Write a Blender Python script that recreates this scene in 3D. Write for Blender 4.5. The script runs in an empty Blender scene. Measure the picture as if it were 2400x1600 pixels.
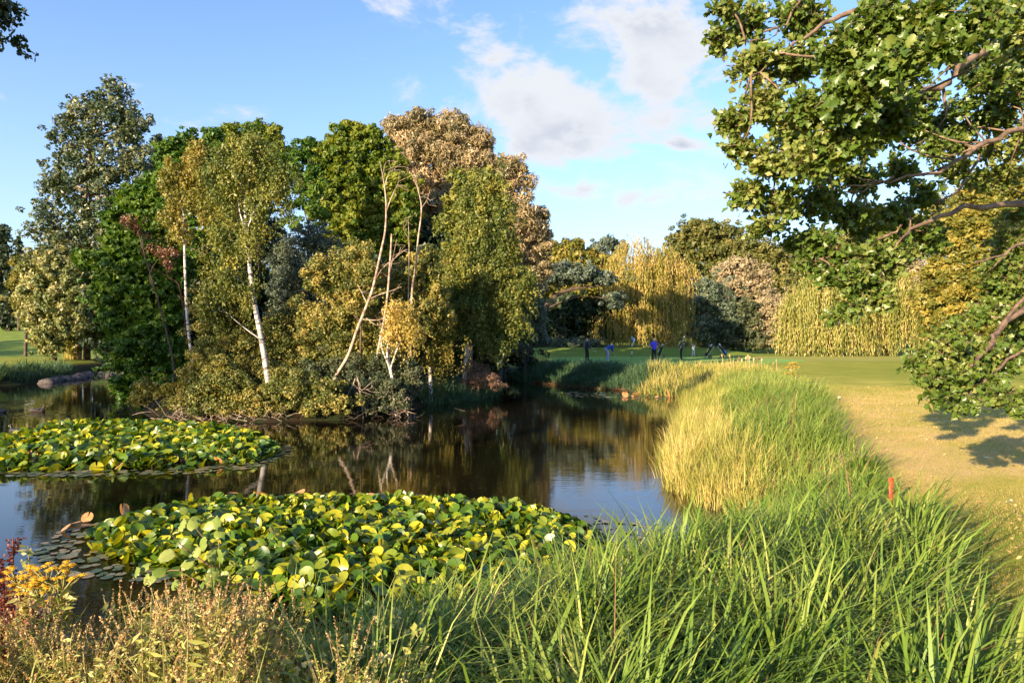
import bpy, math, random
import numpy as np
from mathutils import Vector, Matrix, Euler

random.seed(7)
RNG = np.random.default_rng(11)
scene = bpy.context.scene
COL = scene.collection
F = 1592.0          # focal length in photograph pixels (2400 wide)
CAMZ = 2.9          # camera height above the water (z = 0)
HZ = 787.0          # horizon row

# ------------------------------------------------------------------ camera
cam_d = bpy.data.cameras.new("camera")
cam = bpy.data.objects.new("camera", cam_d)
COL.objects.link(cam)
cam.location = (0, 0, CAMZ)
cam.rotation_euler = (math.radians(90), 0, 0)
cam_d.sensor_width = 36.0
cam_d.lens = 36.0 * F / 2400.0
cam_d.shift_y = (HZ - 800.0) / 2400.0
cam_d.clip_end = 2000
cam_d.clip_start = 0.05
scene.camera = cam

# ------------------------------------------------------------------ light
SUN_EL = 15.0
SUN_AZ = 39.0       # light travels this many degrees right of straight ahead
SUN_STRENGTH = 4.8
SKY_STRENGTH = 0.066
EXPOSURE = 1.68
scene.view_settings.view_transform = 'Standard'
scene.view_settings.look = 'None'
scene.view_settings.exposure = EXPOSURE
scene.view_settings.gamma = 1.0
scene.view_settings.use_curve_mapping = False

sun_d = bpy.data.lights.new("sun", 'SUN')
sun_d.energy = SUN_STRENGTH
sun_d.angle = math.radians(0.5)
sun_d.color = (1.0, 0.80, 0.54)
sun = bpy.data.objects.new("sun", sun_d)
COL.objects.link(sun)
el, az = math.radians(SUN_EL), math.radians(SUN_AZ)
ldir = Vector((math.sin(az) * math.cos(el), math.cos(az) * math.cos(el), -math.sin(el)))
sun.rotation_euler = ldir.to_track_quat('-Z', 'Y').to_euler()
sun.location = (-30, -30, 30)

world = bpy.data.worlds.new("World")
scene.world = world
world.use_nodes = True


class NT:
    """tiny helper for building node graphs"""
    def __init__(self, tree):
        self.t = tree
        self.n = tree.nodes
        self.l = tree.links

    def node(self, kind, **kw):
        nd = self.n.new(kind)
        for k, v in kw.items():
            setattr(nd, k, v)
        return nd

    def put(self, sock, v):
        if isinstance(v, bpy.types.NodeSocket):
            self.l.new(v, sock)
        elif v is not None:
            sock.default_value = v

    def math(self, op, a, b=None, c=None, clamp=False):
        nd = self.node('ShaderNodeMath', operation=op, use_clamp=clamp)
        self.put(nd.inputs[0], a)
        if b is not None: self.put(nd.inputs[1], b)
        if c is not None: self.put(nd.inputs[2], c)
        return nd.outputs[0]

    def mix(self, f, a, b, mode='MIX'):
        nd = self.node('ShaderNodeMix', data_type='RGBA', blend_type=mode)
        self.put(nd.inputs[0], f)
        self.put(nd.inputs[6], a)
        self.put(nd.inputs[7], b)
        return nd.outputs[2]

    def noise(self, vec, scale, detail=4, rough=0.55, dist=0.0):
        nd = self.node('ShaderNodeTexNoise')
        if vec is not None: self.l.new(vec, nd.inputs['Vector'])
        nd.inputs['Scale'].default_value = scale
        nd.inputs['Detail'].default_value = detail
        nd.inputs['Roughness'].default_value = rough
        nd.inputs['Distortion'].default_value = dist
        return nd.outputs[0]

    def ss(self, v, lo, hi):
        nd = self.node('ShaderNodeMapRange', interpolation_type='SMOOTHSTEP')
        self.put(nd.inputs[0], v)
        nd.inputs[1].default_value = lo
        nd.inputs[2].default_value = hi
        return nd.outputs[0]

    def ramp(self, v, stops):
        nd = self.node('ShaderNodeValToRGB')
        els = nd.color_ramp.elements
        while len(els) > 1: els.remove(els[-1])
        els[0].position = stops[0][0]; els[0].color = (*stops[0][1], 1)
        for p, c in stops[1:]:
            e = els.new(p); e.color = (*c, 1)
        self.put(nd.inputs[0], v)
        return nd.outputs[0]


def build_world():
    w = NT(world.node_tree)
    w.n.clear()
    out = w.node('ShaderNodeOutputWorld')
    bg = w.node('ShaderNodeBackground')
    bg.inputs[1].default_value = SKY_STRENGTH
    w.l.new(bg.outputs[0], out.inputs[0])
    sky = w.node('ShaderNodeTexSky', sky_type='NISHITA')
    sky.sun_disc = False
    sky.sun_elevation = math.radians(SUN_EL)
    # the sun stands behind the camera, to the left
    sky.sun_rotation = math.radians(180 + SUN_AZ)
    sky.air_density = 1.0
    sky.dust_density = 0.4
    sky.ozone_density = 2.0
    tc = w.node('ShaderNodeTexCoord')
    d = tc.outputs['Generated']
    sep = w.node('ShaderNodeSeparateXYZ')
    w.l.new(d, sep.inputs[0])
    X, Y, Z = sep.outputs
    ysafe = w.math('MAXIMUM', Y, 0.02)
    u = w.math('DIVIDE', X, ysafe)
    v = w.math('DIVIDE', Z, ysafe)
    front = w.ss(Y, 0.1, 0.3)
    # clouds: banks of broken cloud, each one an oval region of the sky filled by noise
    mp = w.node('ShaderNodeMapping'); mp.inputs['Scale'].default_value = (1, 1, 1.9)
    w.l.new(d, mp.inputs[0])
    nz = w.noise(mp.outputs[0], 4.6, 9, 0.60, 0.35)
    nz2 = w.noise(mp.outputs[0], 13.0, 6, 0.62, 0.3)
    nn = w.math('ADD', w.math('MULTIPLY', nz, 0.72), w.math('MULTIPLY', nz2, 0.28))
    banks = [(1500, 80, 180, 150, 1.0), (1320, 250, 165, 105, 0.92), (1170, 110, 120, 80, 0.55),
             (1380, 350, 110, 40, 0.40), (1610, 460, 170, 30, 0.72), (1400, 450, 200, 40, 0.38),
             (1600, 340, 40, 16, 0.6), (1530, 275, 60, 30, 0.4), (60, 405, 60, 18, 0.22), (2290, 400, 160, 60, 0.55)]
    tot = None
    for (px, py, rx, ry, s) in banks:
        a = w.math('DIVIDE', w.math('SUBTRACT', u, (px - 1200) / F), rx / F)
        b = w.math('DIVIDE', w.math('SUBTRACT', v, (HZ - py) / F), ry / F)
        r2 = w.math('ADD', w.math('MULTIPLY', a, a), w.math('MULTIPLY', b, b))
        g = w.math('MULTIPLY', w.math('EXPONENT', w.math('MULTIPLY', r2, -0.7)), s)
        tot = g if tot is None else w.math('MAXIMUM', tot, g)
    tot = w.math('MULTIPLY', tot, front)
    tot = w.math('MAXIMUM', tot, 0.10)
    dens = w.math('ADD', w.math('MULTIPLY', tot, 0.46), w.math('ADD', w.math('MULTIPLY', w.math('SUBTRACT', nn, 0.5), 1.9), 0.46))
    cover = w.ss(dens, 0.62, 0.84)
    shade = w.noise(mp.outputs[0], 6.0, 4, 0.5)
    shade = w.math('MULTIPLY', w.ss(shade, 0.36, 0.60), w.ss(dens, 0.80, 1.0))
    ccol = w.mix(shade, (4.1, 4.2, 4.4, 1), (2.75, 2.95, 3.45, 1))
    skyc = w.mix(1.0, sky.outputs[0], SKY_TINT, 'MULTIPLY')
    # clearer, paler blue towards the horizon all the way round
    hz = w.math('POWER', w.math('SUBTRACT', 1.0, w.math('ABSOLUTE', Z, clamp=True), clamp=True), 5.0)
    skyc = w.mix(w.math('MULTIPLY', hz, 0.72), skyc, (3.65, 3.95, 4.3, 1))
    final = w.mix(w.math('MULTIPLY', cover, 0.97), skyc, ccol)
    w.l.new(final, bg.inputs[0])


SKY_TINT = (1.22, 1.38, 1.72, 1)
build_world()

scene.cycles.use_denoising = True
scene.cycles.max_bounces = 6
scene.cycles.diffuse_bounces = 2
scene.cycles.glossy_bounces = 3
scene.cycles.transmission_bounces = 3
scene.cycles.transparent_max_bounces = 4
scene.cycles.caustics_reflective = False
scene.cycles.caustics_refractive = False

# ------------------------------------------------------------------ projection helpers


def P(px, py, D):
    return np.array([(px - 1200.0) / F * D, D, CAMZ - (py - HZ) / F * D])


def W(px, py):
    D = CAMZ * F / (py - HZ)
    return ((px - 1200.0) / F * D, D)


# ------------------------------------------------------------------ materials
MATS = {}


def principled(name, color, rough=0.7, metallic=0.0, spec=0.5, noise=None, bump=None):
    m = bpy.data.materials.new(name); m.use_nodes = True
    t = NT(m.node_tree)
    b = m.node_tree.nodes['Principled BSDF']
    b.inputs['Roughness'].default_value = rough
    b.inputs['Metallic'].default_value = metallic
    b.inputs['Specular IOR Level'].default_value = spec
    tc = t.node('ShaderNodeTexCoord')
    if noise:
        sc, c2 = noise
        f = t.ss(t.noise(tc.outputs['Object'], sc, 5, 0.6), 0.35, 0.65)
        t.l.new(t.mix(f, (*color, 1), (*c2, 1)), b.inputs['Base Color'])
    else:
        b.inputs['Base Color'].default_value = (*color, 1)
    if bump:
        bn = t.node('ShaderNodeBump'); bn.inputs['Strength'].default_value = bump[1]
        bn.inputs['Distance'].default_value = bump[2]
        t.l.new(t.noise(tc.outputs['Object'], bump[0], 5, 0.6), bn.inputs['Height'])
        t.l.new(bn.outputs[0], b.inputs['Normal'])
    MATS[name] = m
    return m


def leafmat(name, stops, trans=0.35, rough=0.5, spec=0.35, tint=(1.25, 1.15, 0.5), patch=0.35, nscale=0.6):
    """foliage: colour by the leaf's own random value and a patchy variation through the crown"""
    m = bpy.data.materials.new(name); m.use_nodes = True
    t = NT(m.node_tree)
    b = m.node_tree.nodes['Principled BSDF']
    out = m.node_tree.nodes['Material Output']
    at = t.node('ShaderNodeAttribute'); at.attribute_name = 'rnd'
    tc = t.node('ShaderNodeTexCoord')
    nz = t.noise(tc.outputs['Object'], nscale, 3, 0.6)
    f = t.math('ADD', t.math('MULTIPLY', at.outputs['Fac'], 1 - patch),
               t.math('MULTIPLY', t.ss(nz, 0.3, 0.7), patch), clamp=True)
    c = t.ramp(f, stops)
    t.l.new(c, b.inputs['Base Color'])
    b.inputs['Roughness'].default_value = rough
    b.inputs['Specular IOR Level'].default_value = spec
    tr = t.node('ShaderNodeBsdfTranslucent')
    t.l.new(t.mix(1.0, c, (*tint, 1), 'MULTIPLY'), tr.inputs[0])
    mx = t.node('ShaderNodeMixShader'); mx.inputs[0].default_value = trans
    t.l.new(b.outputs[0], mx.inputs[1]); t.l.new(tr.outputs[0], mx.inputs[2])
    t.l.new(mx.outputs[0], out.inputs[0])
    MATS[name] = m
    return m


def L3(a, b, c, d=None):
    s = [(0.0, a), (0.45, b), (1.0, c)]
    if d: s = [(0.0, a), (0.4, b), (0.85, c), (1.0, d)]
    return s


leafmat('leaf_poplar', L3((.025, .055, .022), (.065, .095, .035), (.20, .19, .08)), 0.2, 0.45, 0.5)
leafmat('leaf_green', L3((.03, .085, .008), (.07, .15, .014), (.16, .23, .02)), 0.38)
leafmat('leaf_lime', L3((.05, .10, .01), (.12, .18, .016), (.28, .28, .03)), 0.4)
leafmat('leaf_birch', L3((.05, .08, .015), (.125, .155, .03), (.32, .28, .05)), 0.3)
leafmat('leaf_gold', L3((.20, .17, .03), (.42, .33, .07), (.62, .42, .16)), 0.35)
leafmat('leaf_pale_willow', L3((.09, .09, .035), (.27, .21, .10), (.54, .38, .21)), 0.2, 0.45, 0.5)
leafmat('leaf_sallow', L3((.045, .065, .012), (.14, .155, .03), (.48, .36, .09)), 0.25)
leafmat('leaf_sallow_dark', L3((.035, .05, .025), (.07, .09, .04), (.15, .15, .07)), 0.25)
leafmat('leaf_blue_willow', L3((.05, .075, .055), (.10, .13, .09), (.17, .20, .13)), 0.2)
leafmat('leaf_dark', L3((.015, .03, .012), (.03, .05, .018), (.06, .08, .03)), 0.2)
leafmat('leaf_weeping', L3((.06, .08, .010), (.27, .23, .035), (.68, .43, .17)), 0.3, 0.5, 0.3)
leafmat('leaf_weeping_yellow', L3((.08, .11, .018), (.26, .26, .05), (.60, .44, .18)), 0.3, 0.5, 0.3)
leafmat('leaf_park', L3((.05, .065, .015), (.12, .13, .03), (.25, .21, .06)), 0.28, 0.5, 0.3)
leafmat('leaf_yellowgreen', L3((.09, .10, .015), (.20, .19, .03), (.40, .29, .07)), 0.32)
leafmat('leaf_autumn', L3((.06, .08, .012), (.16, .16, .025), (.38, .28, .05)), 0.3)
leafmat('leaf_pinkish', L3((.12, .11, .06), (.30, .24, .13), (.50, .38, .25)), 0.2)
leafmat('leaf_whitebeam', L3((.07, .10, .025), (.19, .21, .065), (.44, .38, .16)), 0.25)
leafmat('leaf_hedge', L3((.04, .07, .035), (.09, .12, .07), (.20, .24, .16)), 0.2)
leafmat('leaf_oak', L3((.045, .085, .012), (.10, .16, .022), (.26, .27, .07), (.42, .38, .16)), 0.33, 0.38, 0.5, (1.5, 1.35, .4))
leafmat('leaf_dead', L3((.06, .03, .015), (.14, .06, .03), (.28, .14, .07)), 0.15)
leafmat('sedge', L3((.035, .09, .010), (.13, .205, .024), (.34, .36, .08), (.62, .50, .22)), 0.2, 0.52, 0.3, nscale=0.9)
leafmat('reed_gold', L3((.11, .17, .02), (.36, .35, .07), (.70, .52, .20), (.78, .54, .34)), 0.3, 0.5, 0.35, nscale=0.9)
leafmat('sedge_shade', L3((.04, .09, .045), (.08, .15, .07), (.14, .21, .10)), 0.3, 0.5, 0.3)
leafmat('brown_reed', L3((.10, .05, .025), (.25, .12, .06), (.45, .25, .13)), 0.2)
leafmat('lily', L3((.02, .06, .010), (.08, .15, .010), (.44, .40, .018), (.68, .50, .04)), 0.25, 0.34, 0.45, (1.6, 1.4, .25), patch=0.1, nscale=2.0)
leafmat('lily_flat', L3((.05, .08, .04), (.12, .15, .08), (.30, .22, .12)), 0.1, 0.3, 0.5, patch=0.1)
leafmat('lily_rust', L3((.38, .14, .04), (.52, .26, .10), (.60, .38, .22)), 0.2, 0.35)
leafmat('herb_leaf', L3((.16, .20, .03), (.34, .34, .08), (.60, .52, .22)), 0.35)
leafmat('seed_head', L3((.22, .12, .04), (.50, .31, .12), (.74, .54, .27)), 0.2)
leafmat('dock_red', L3((.09, .018, .012), (.20, .05, .03), (.36, .12, .06)), 0.2)
leafmat('ragwort', L3((.50, .24, .01), (.75, .42, .015), (.85, .55, .04)), 0.2)
leafmat('alder_leaf', L3((.09, .15, .02), (.22, .28, .05), (.44, .44, .15)), 0.3, 0.4)
leafmat('lawn_blade', L3((.16, .19, .03), (.36, .29, .08), (.58, .38, .19)), 0.3, 0.6, 0.2, nscale=0.35, patch=0.6)
leafmat('rush', L3((.12, .16, .04), (.30, .28, .10), (.42, .20, .08)), 0.2)
leafmat('twig_brown', L3((.10, .05, .03), (.22, .12, .07), (.36, .22, .13)), 0.05)

principled('bark_brown', (.10, .065, .04), 0.9, noise=(3, (.05, .035, .025)), bump=(14, .6, .03))
principled('bark_red', (.13, .04, .025), 0.9, noise=(3, (.06, .02, .015)), bump=(14, .6, .03))
principled('bark_pale', (.46, .36, .26), 0.85, noise=(4, (.20, .12, .08)), bump=(16, .5, .02))
principled('bark_oak', (.22, .14, .09), 0.85, noise=(9, (.09, .055, .035)), bump=(30, .7, .01))


def birch_bark():
    m = bpy.data.materials.new('bark_birch'); m.use_nodes = True
    t = NT(m.node_tree); b = m.node_tree.nodes['Principled BSDF']
    tc = t.node('ShaderNodeTexCoord')
    mp = t.node('ShaderNodeMapping'); mp.inputs['Scale'].default_value = (1, 1, 3.2)
    t.l.new(tc.outputs['Object'], mp.inputs[0])
    f = t.ss(t.noise(mp.outputs[0], 2.2, 6, 0.7), 0.50, 0.58)
    t.l.new(t.mix(f, (.66, .58, .50, 1), (.10, .075, .055, 1)), b.inputs['Base Color'])
    b.inputs['Roughness'].default_value = 0.75
    MATS['bark_birch'] = m


birch_bark()

# ------------------------------------------------------------------ object helpers


def tag(o, label=None, cat=None, group=None, kind=None):
    if label: o['label'] = label
    if cat: o['category'] = cat
    if group: o['group'] = group
    if kind: o['kind'] = kind
    return o


def link(o, parent=None):
    COL.objects.link(o)
    if parent is not None: o.parent = parent
    return o


def thing(name, label, cat, loc=(0, 0, 0), rz=0.0, group=None):
    o = bpy.data.objects.new(name, None)
    o.empty_display_size = 0.2
    o.location = [float(q) for q in loc]; o.rotation_euler = (0, 0, rz)
    link(o)
    return tag(o, label, cat, group)


def mesh_np(name, V, Fc, mat, rnd=None, smooth=False, mats=None, midx=None):
    """Fc: (M,k) array of one arity, or a list of such arrays"""
    V = np.ascontiguousarray(V, dtype=np.float32)
    if not isinstance(Fc, list): Fc = [Fc]
    Fc = [np.asarray(f, dtype=np.int32) for f in Fc if len(f)]
    me = bpy.data.meshes.new(name)
    me.vertices.add(len(V)); me.vertices.foreach_set('co', V.ravel())
    nl = sum(f.size for f in Fc); nf = sum(len(f) for f in Fc)
    me.loops.add(nl); me.polygons.add(nf)
    me.loops.foreach_set('vertex_index', np.concatenate([f.ravel() for f in Fc]))
    starts = []; s = 0
    for f in Fc:
        starts.append(s + np.arange(len(f)) * f.shape[1]); s += f.size
    me.polygons.foreach_set('loop_start', np.concatenate(starts).astype(np.int32))
    if smooth: me.polygons.foreach_set('use_smooth', np.ones(nf, dtype=bool))
    if rnd is not None:
        a = me.attributes.new('rnd', 'FLOAT', 'FACE')
        a.data.foreach_set('value', np.asarray(rnd, dtype=np.float32))
    for mm in (mats or [mat]):
        me.materials.append(MATS[mm] if isinstance(mm, str) else mm)
    if midx is not None: me.polygons.foreach_set('material_index', np.asarray(midx, dtype=np.int32))
    me.update(calc_edges=True)
    return me


def add(name, me, parent=None, loc=None):
    o = bpy.data.objects.new(name, me)
    if loc is not None: o.location = [float(q) for q in loc]
    return link(o, parent)


class Geo:
    """collects faces of mixed arity, world coordinates"""
    def __init__(self):
        self.V = []; self.n = 0; self.q = []; self.t = []; self.rq = []; self.rt = []

    def put(self, V, quads=None, tris=None, rnd=None):
        V = np.asarray(V, dtype=float)
        if quads is not None and len(quads):
            q = np.asarray(quads); self.q.append(q + self.n)
            self.rq.append(np.full(len(q), 0.5) if rnd is None else np.broadcast_to(rnd, (len(q),)))
        if tris is not None and len(tris):
            t_ = np.asarray(tris); self.t.append(t_ + self.n)
            self.rt.append(np.full(len(t_), 0.5) if rnd is None else np.broadcast_to(rnd, (len(t_),)))
        self.V.append(V); self.n += len(V)

    def mesh(self, name, mat, origin=(0, 0, 0), smooth=False):
        V = np.concatenate(self.V) - np.asarray(origin, dtype=float)
        Fs, rs = [], []
        if self.q: Fs.append(np.concatenate(self.q)); rs.append(np.concatenate(self.rq))
        if self.t: Fs.append(np.concatenate(self.t)); rs.append(np.concatenate(self.rt))
        return mesh_np(name, V, Fs, mat, np.concatenate(rs), smooth)

    def tube(self, pts, rad, sides=6, rnd=None, cap=True):
        pts = [np.asarray(p, dtype=float) for p in pts]
        n = len(pts)
        if np.isscalar(rad): rad = [rad] * n
        V = []
        up = np.array([0.31, 0.17, 0.93])
        a = np.linspace(0, 2 * math.pi, sides, endpoint=False)
        for i in range(n):
            d = pts[min(i + 1, n - 1)] - pts[max(i - 1, 0)]
            d = d / (np.linalg.norm(d) + 1e-9)
            ref = up if abs(d @ up) < 0.9 else np.array([1.0, 0, 0])
            s = np.cross(d, ref); s /= np.linalg.norm(s); t_ = np.cross(s, d)
            V.append(pts[i] + rad[i] * (np.cos(a)[:, None] * s + np.sin(a)[:, None] * t_))
        V = np.concatenate(V)
        q = []
        for i in range(n - 1):
            for j in range(sides):
                k = (j + 1) % sides
                q.append((i * sides + j, i * sides + k, (i + 1) * sides + k, (i + 1) * sides + j))
        self.put(V, quads=q, rnd=rnd)
        if cap:
            c = len(V)
            V2 = np.vstack([V[-sides:], pts[-1][None]])
            self.put(V2, tris=[(j, (j + 1) % sides, sides) for j in range(sides)], rnd=rnd)
            V3 = np.vstack([V[:sides], pts[0][None]])
            self.put(V3, tris=[((j + 1) % sides, j, sides) for j in range(sides)], rnd=rnd)

    def box(self, c, s, R=None, rnd=None):
        c = np.asarray(c, float); s = np.asarray(s, float) / 2
        v = np.array([(x, y, z) for x in (-1, 1) for y in (-1, 1) for z in (-1, 1)]) * s
        if R is not None: v = v @ np.array(R).T
        self.put(v + c, quads=[(0, 1, 3, 2), (4, 6, 7, 5), (0, 4, 5, 1), (2, 3, 7, 6), (0, 2, 6, 4), (1, 5, 7, 3)], rnd=rnd)


def unit(a):
    return a / (np.linalg.norm(a, axis=-1, keepdims=True) + 1e-9)


def rand_unit(n):
    return unit(RNG.normal(size=(n, 3)))


def smoothpath(pts, k=4):
    """Catmull-Rom through the points"""
    pts = [np.asarray(p, float) for p in pts]
    if len(pts) == 2: pts = [pts[0], (pts[0] + pts[1]) / 2, pts[1]]
    o = []
    ext = [2 * pts[0] - pts[1]] + pts + [2 * pts[-1] - pts[-2]]
    for i in range(1, len(ext) - 2):
        p0, p1, p2, p3 = ext[i - 1:i + 3]
        for j in range(k):
            t = j / k
            o.append(.5 * ((2 * p1) + (-p0 + p2) * t + (2 * p0 - 5 * p1 + 4 * p2 - p3) * t * t + (-p0 + 3 * p1 - 3 * p2 + p3) * t ** 3))
    o.append(pts[-1])
    return o


def leaf_cards(Pc, normal, axis, L, Wd, fold=0.0):
    """rhombus leaves, two triangles each, folded along the midrib when fold > 0"""
    n = len(Pc)
    ax = unit(axis - normal * np.sum(axis * normal, 1, keepdims=True))
    sd = np.cross(normal, ax)
    L = np.broadcast_to(L, (n,))[:, None]; Wd = np.broadcast_to(Wd, (n,))[:, None]
    a = Pc - ax * L * .5
    b = Pc - ax * L * .05 + sd * Wd * .5 + normal * Wd * fold
    c = Pc + ax * L * .5
    d = Pc - ax * L * .05 - sd * Wd * .5 + normal * Wd * fold
    V = np.stack([a, b, c, d], 1).reshape(-1, 3)
    i = np.arange(n)[:, None] * 4
    if fold:
        return V, np.concatenate([i + [[0, 1, 2]], i + [[0, 2, 3]]])
    return V, i + [[0, 1, 2, 3]]


def leaf_tris(Pc, normal, axis, L, Wd):
    """pointed single-triangle leaves for the farther trees"""
    n = len(Pc)
    ax = unit(axis - normal * np.sum(axis * normal, 1, keepdims=True)); sd = np.cross(normal, ax)
    L = np.broadcast_to(L, (n,))[:, None]; Wd = np.broadcast_to(Wd, (n,))[:, None]
    V = np.stack([Pc + sd * Wd * .5 - ax * L * .3, Pc + ax * L * .6, Pc - sd * Wd * .5 - ax * L * .3], 1).reshape(-1, 3)
    return V, np.arange(n * 3).reshape(-1, 3)


# ------------------------------------------------------------------ the lie of the land
SHORE = np.array([(-70, 3.6), (-12, 4.0), (-5, 4.4), (-2, 4.9), (-.7, 5.6), (-.2, 6.6), (1.4, 7.6), (2.6, 8.9), (3.3, 10.2),
                  (3.45, 11.5), (3.1, 12.7), (3.3, 14.7), (4.4, 18), (5.4, 21.7), (7, 26.7), (7.9, 32), (7.3, 34.2),
                  (4.6, 37.2), (1.3, 41.5), (-.6, 45.5), (-3, 53), (-10, 57), (-20, 59), (-28, 60), (-33, 58), (-32.4, 54),
                  (-31, 49.6), (-29.2, 43.5), (-29.2, 40), (-33, 37), (-50, 33), (-70, 30)], float)
ISLE = np.array([(-27, 50), (-26, 46), (-23.4, 40.9), (-19, 34), (-15.5, 28.6), (-13.5, 25), (-11, 23.4), (-8.3, 22.9), (-5.9, 23.5), (-4, 25.4),
                 (-3.6, 28.6), (-1.4, 31.5), (-.9, 33.5), (-1.3, 38), (-3, 44), (-8, 48), (-18, 51)], float)


def poly_dist(x, y, poly):
    d = np.full(x.shape, 1e9)
    ins = np.zeros(x.shape, bool)
    n = len(poly)
    for i in range(n):
        x1, y1 = poly[i]; x2, y2 = poly[(i + 1) % n]
        dx, dy = x2 - x1, y2 - y1
        t = np.clip(((x - x1) * dx + (y - y1) * dy) / (dx * dx + dy * dy), 0, 1)
        d = np.minimum(d, np.hypot(x - x1 - t * dx, y - y1 - t * dy))
        if y1 != y2:
            c = ((y1 > y) != (y2 > y)) & (x < (x2 - x1) * (y - y1) / (y2 - y1) + x1)
            ins ^= c
    return d, ins


def sst(t):
    t = np.clip(t, 0, 1); return t * t * (3 - 2 * t)


def height(x, y):
    x = np.atleast_1d(np.asarray(x, float)); y = np.atleast_1d(np.asarray(y, float))
    d1, in1 = poly_dist(x, y, SHORE); d2, in2 = poly_dist(x, y, ISLE)
    wob = .12 * np.sin(x * 1.3 + .4 * y) * np.sin(y * .9 + 1)
    land = np.where(in2, .12 + .45 * sst(d2 / 2.0), .03 + .87 * sst(d1 / (2.3 + wob * 2)))
    # rise behind the green, and the fairway climbing away on the left
    ris = .75 * sst((y - 67) / 6) * sst((x + 6) / 8) * (1 - sst((x - 20) / 8))
    left = np.where(x < -14, sst((-14 - x) / 10), 0) * np.clip(y - 68, 0, 55) * .085
    land = np.where(in2, land, land + ris + left)
    bed = -np.minimum(np.minimum(d1, d2) * .45 + .02, .9)
    water = in1 & ~in2
    return np.where(water, bed, land)


def h1(x, y):
    return float(height(x, y)[0])


def build_ground():
    def spaced(lo, hi, c, fine, grow, n0):
        a = [0.0]; s = fine
        while c + a[-1] < hi:
            a.append(a[-1] + s)
            if len(a) > n0: s *= grow
        b = [0.0]; s = fine
        while c - b[-1] > lo:
            b.append(b[-1] + s)
            if len(b) > n0: s *= grow
        return np.array([c - q for q in b[:0:-1]] + [c + q for q in a])
    xs = spaced(-600, 600, 2.5, .30, 1.045, 24)
    ys = spaced(-60, 900, 6.0, .30, 1.028, 24)
    X, Y = np.meshgrid(xs, ys, indexing='ij')
    Z = height(X.ravel(), Y.ravel())
    V = np.stack([X.ravel(), Y.ravel(), Z], 1)
    nx, ny = len(xs), len(ys)
    i = (np.arange(nx - 1)[:, None] * ny + np.arange(ny - 1)[None]).ravel()
    q = np.stack([i, i + ny, i + ny + 1, i + 1], 1)
    m = bpy.data.materials.new('grass_ground'); m.use_nodes = True
    t = NT(m.node_tree); b = m.node_tree.nodes['Principled BSDF']
    tc = t.node('ShaderNodeTexCoord'); o = tc.outputs['Object']
    sep = t.node('ShaderNodeSeparateXYZ'); t.l.new(o, sep.inputs[0])
    big = t.noise(o, .10, 4, .6); mid = t.noise(o, .9, 5, .65); fine = t.noise(o, 14, 6, .7)
    # dry straw-coloured turf near the trees and the path side, green further out
    near = t.math('SUBTRACT', 1.0, t.ss(sep.outputs[1], 17, 33))
    f = t.math('ADD', t.math('MULTIPLY', near, .28), t.math('ADD', t.math('MULTIPLY', big, .45), t.math('MULTIPLY', mid, .45)))
    wet = t.math('SUBTRACT', 1.0, t.ss(sep.outputs[1], 6.5, 10.5))
    f = t.math('SUBTRACT', f, t.math('MULTIPLY', wet, .32))
    col = t.ramp(t.ss(f, .38, .92), [(0, (.24, .26, .03)), (.45, (.50, .42, .08)), (.8, (.72, .50, .19)), (1, (.76, .47, .26))])
    col = t.mix(t.math('MULTIPLY', t.ss(fine, .45, .75), .4), col, t.mix(.6, col, (.10, .11, .02, 1)))
    far_g = t.math('MULTIPLY', t.ss(sep.outputs[1], 58, 68), .75)
    col = t.mix(far_g, col, t.mix(t.ss(mid, .3, .7), (.12, .20, .035, 1), (.20, .26, .05, 1)))
    soil = t.mix(t.ss(mid, .4, .6), (.035, .022, .012, 1), (.025, .035, .012, 1))
    low = t.math('SUBTRACT', 1.0, t.ss(sep.outputs[2], .55, .82))
    left = t.math('SUBTRACT', 1.0, t.ss(sep.outputs[0], -4, -1))
    col = t.mix(low, col, soil)
    t.l.new(col, b.inputs['Base Color'])
    b.inputs['Roughness'].default_value = .9
    b.inputs['Specular IOR Level'].default_value = .1
    bn = t.node('ShaderNodeBump'); bn.inputs['Strength'].default_value = 1.0; bn.inputs['Distance'].default_value = .06
    t.l.new(t.noise(o, 9, 8, .8), bn.inputs['Height']); t.l.new(bn.outputs[0], b.inputs['Normal'])
    me = mesh_np('ground', V, q, m, smooth=True)
    tag(add('ground', me), kind='structure')


build_ground()


def sheet(name, cx, cy, rx, ry, lift, mat, wob=.05, seed=0):
    """a thin surface following the ground, elliptical with a slightly wavy edge"""
    rr = np.linspace(0, 1, 12); aa = np.linspace(0, 2 * math.pi, 64, endpoint=False)
    V = [(cx, cy, h1(cx, cy) + lift)]
    for r in rr[1:]:
        k = 1 + wob * (np.sin(aa * 3 + seed) + .6 * np.sin(aa * 5 + 2 * seed))
        x = cx + rx * r * k * np.cos(aa); y = cy + ry * r * k * np.sin(aa)
        V += list(zip(x, y, height(x, y) + lift))
    tr = [(0, 1 + j, 1 + (j + 1) % 64) for j in range(64)]
    q = []
    for i in range(10):
        for j in range(64):
            k = (j + 1) % 64
            q.append((1 + i * 64 + j, 1 + (i + 1) * 64 + j, 1 + (i + 1) * 64 + k, 1 + i * 64 + k))
    me = mesh_np(name, np.array(V), [np.array(q), np.array(tr)], mat, smooth=True)
    return tag(add(name, me), kind='structure')


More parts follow.
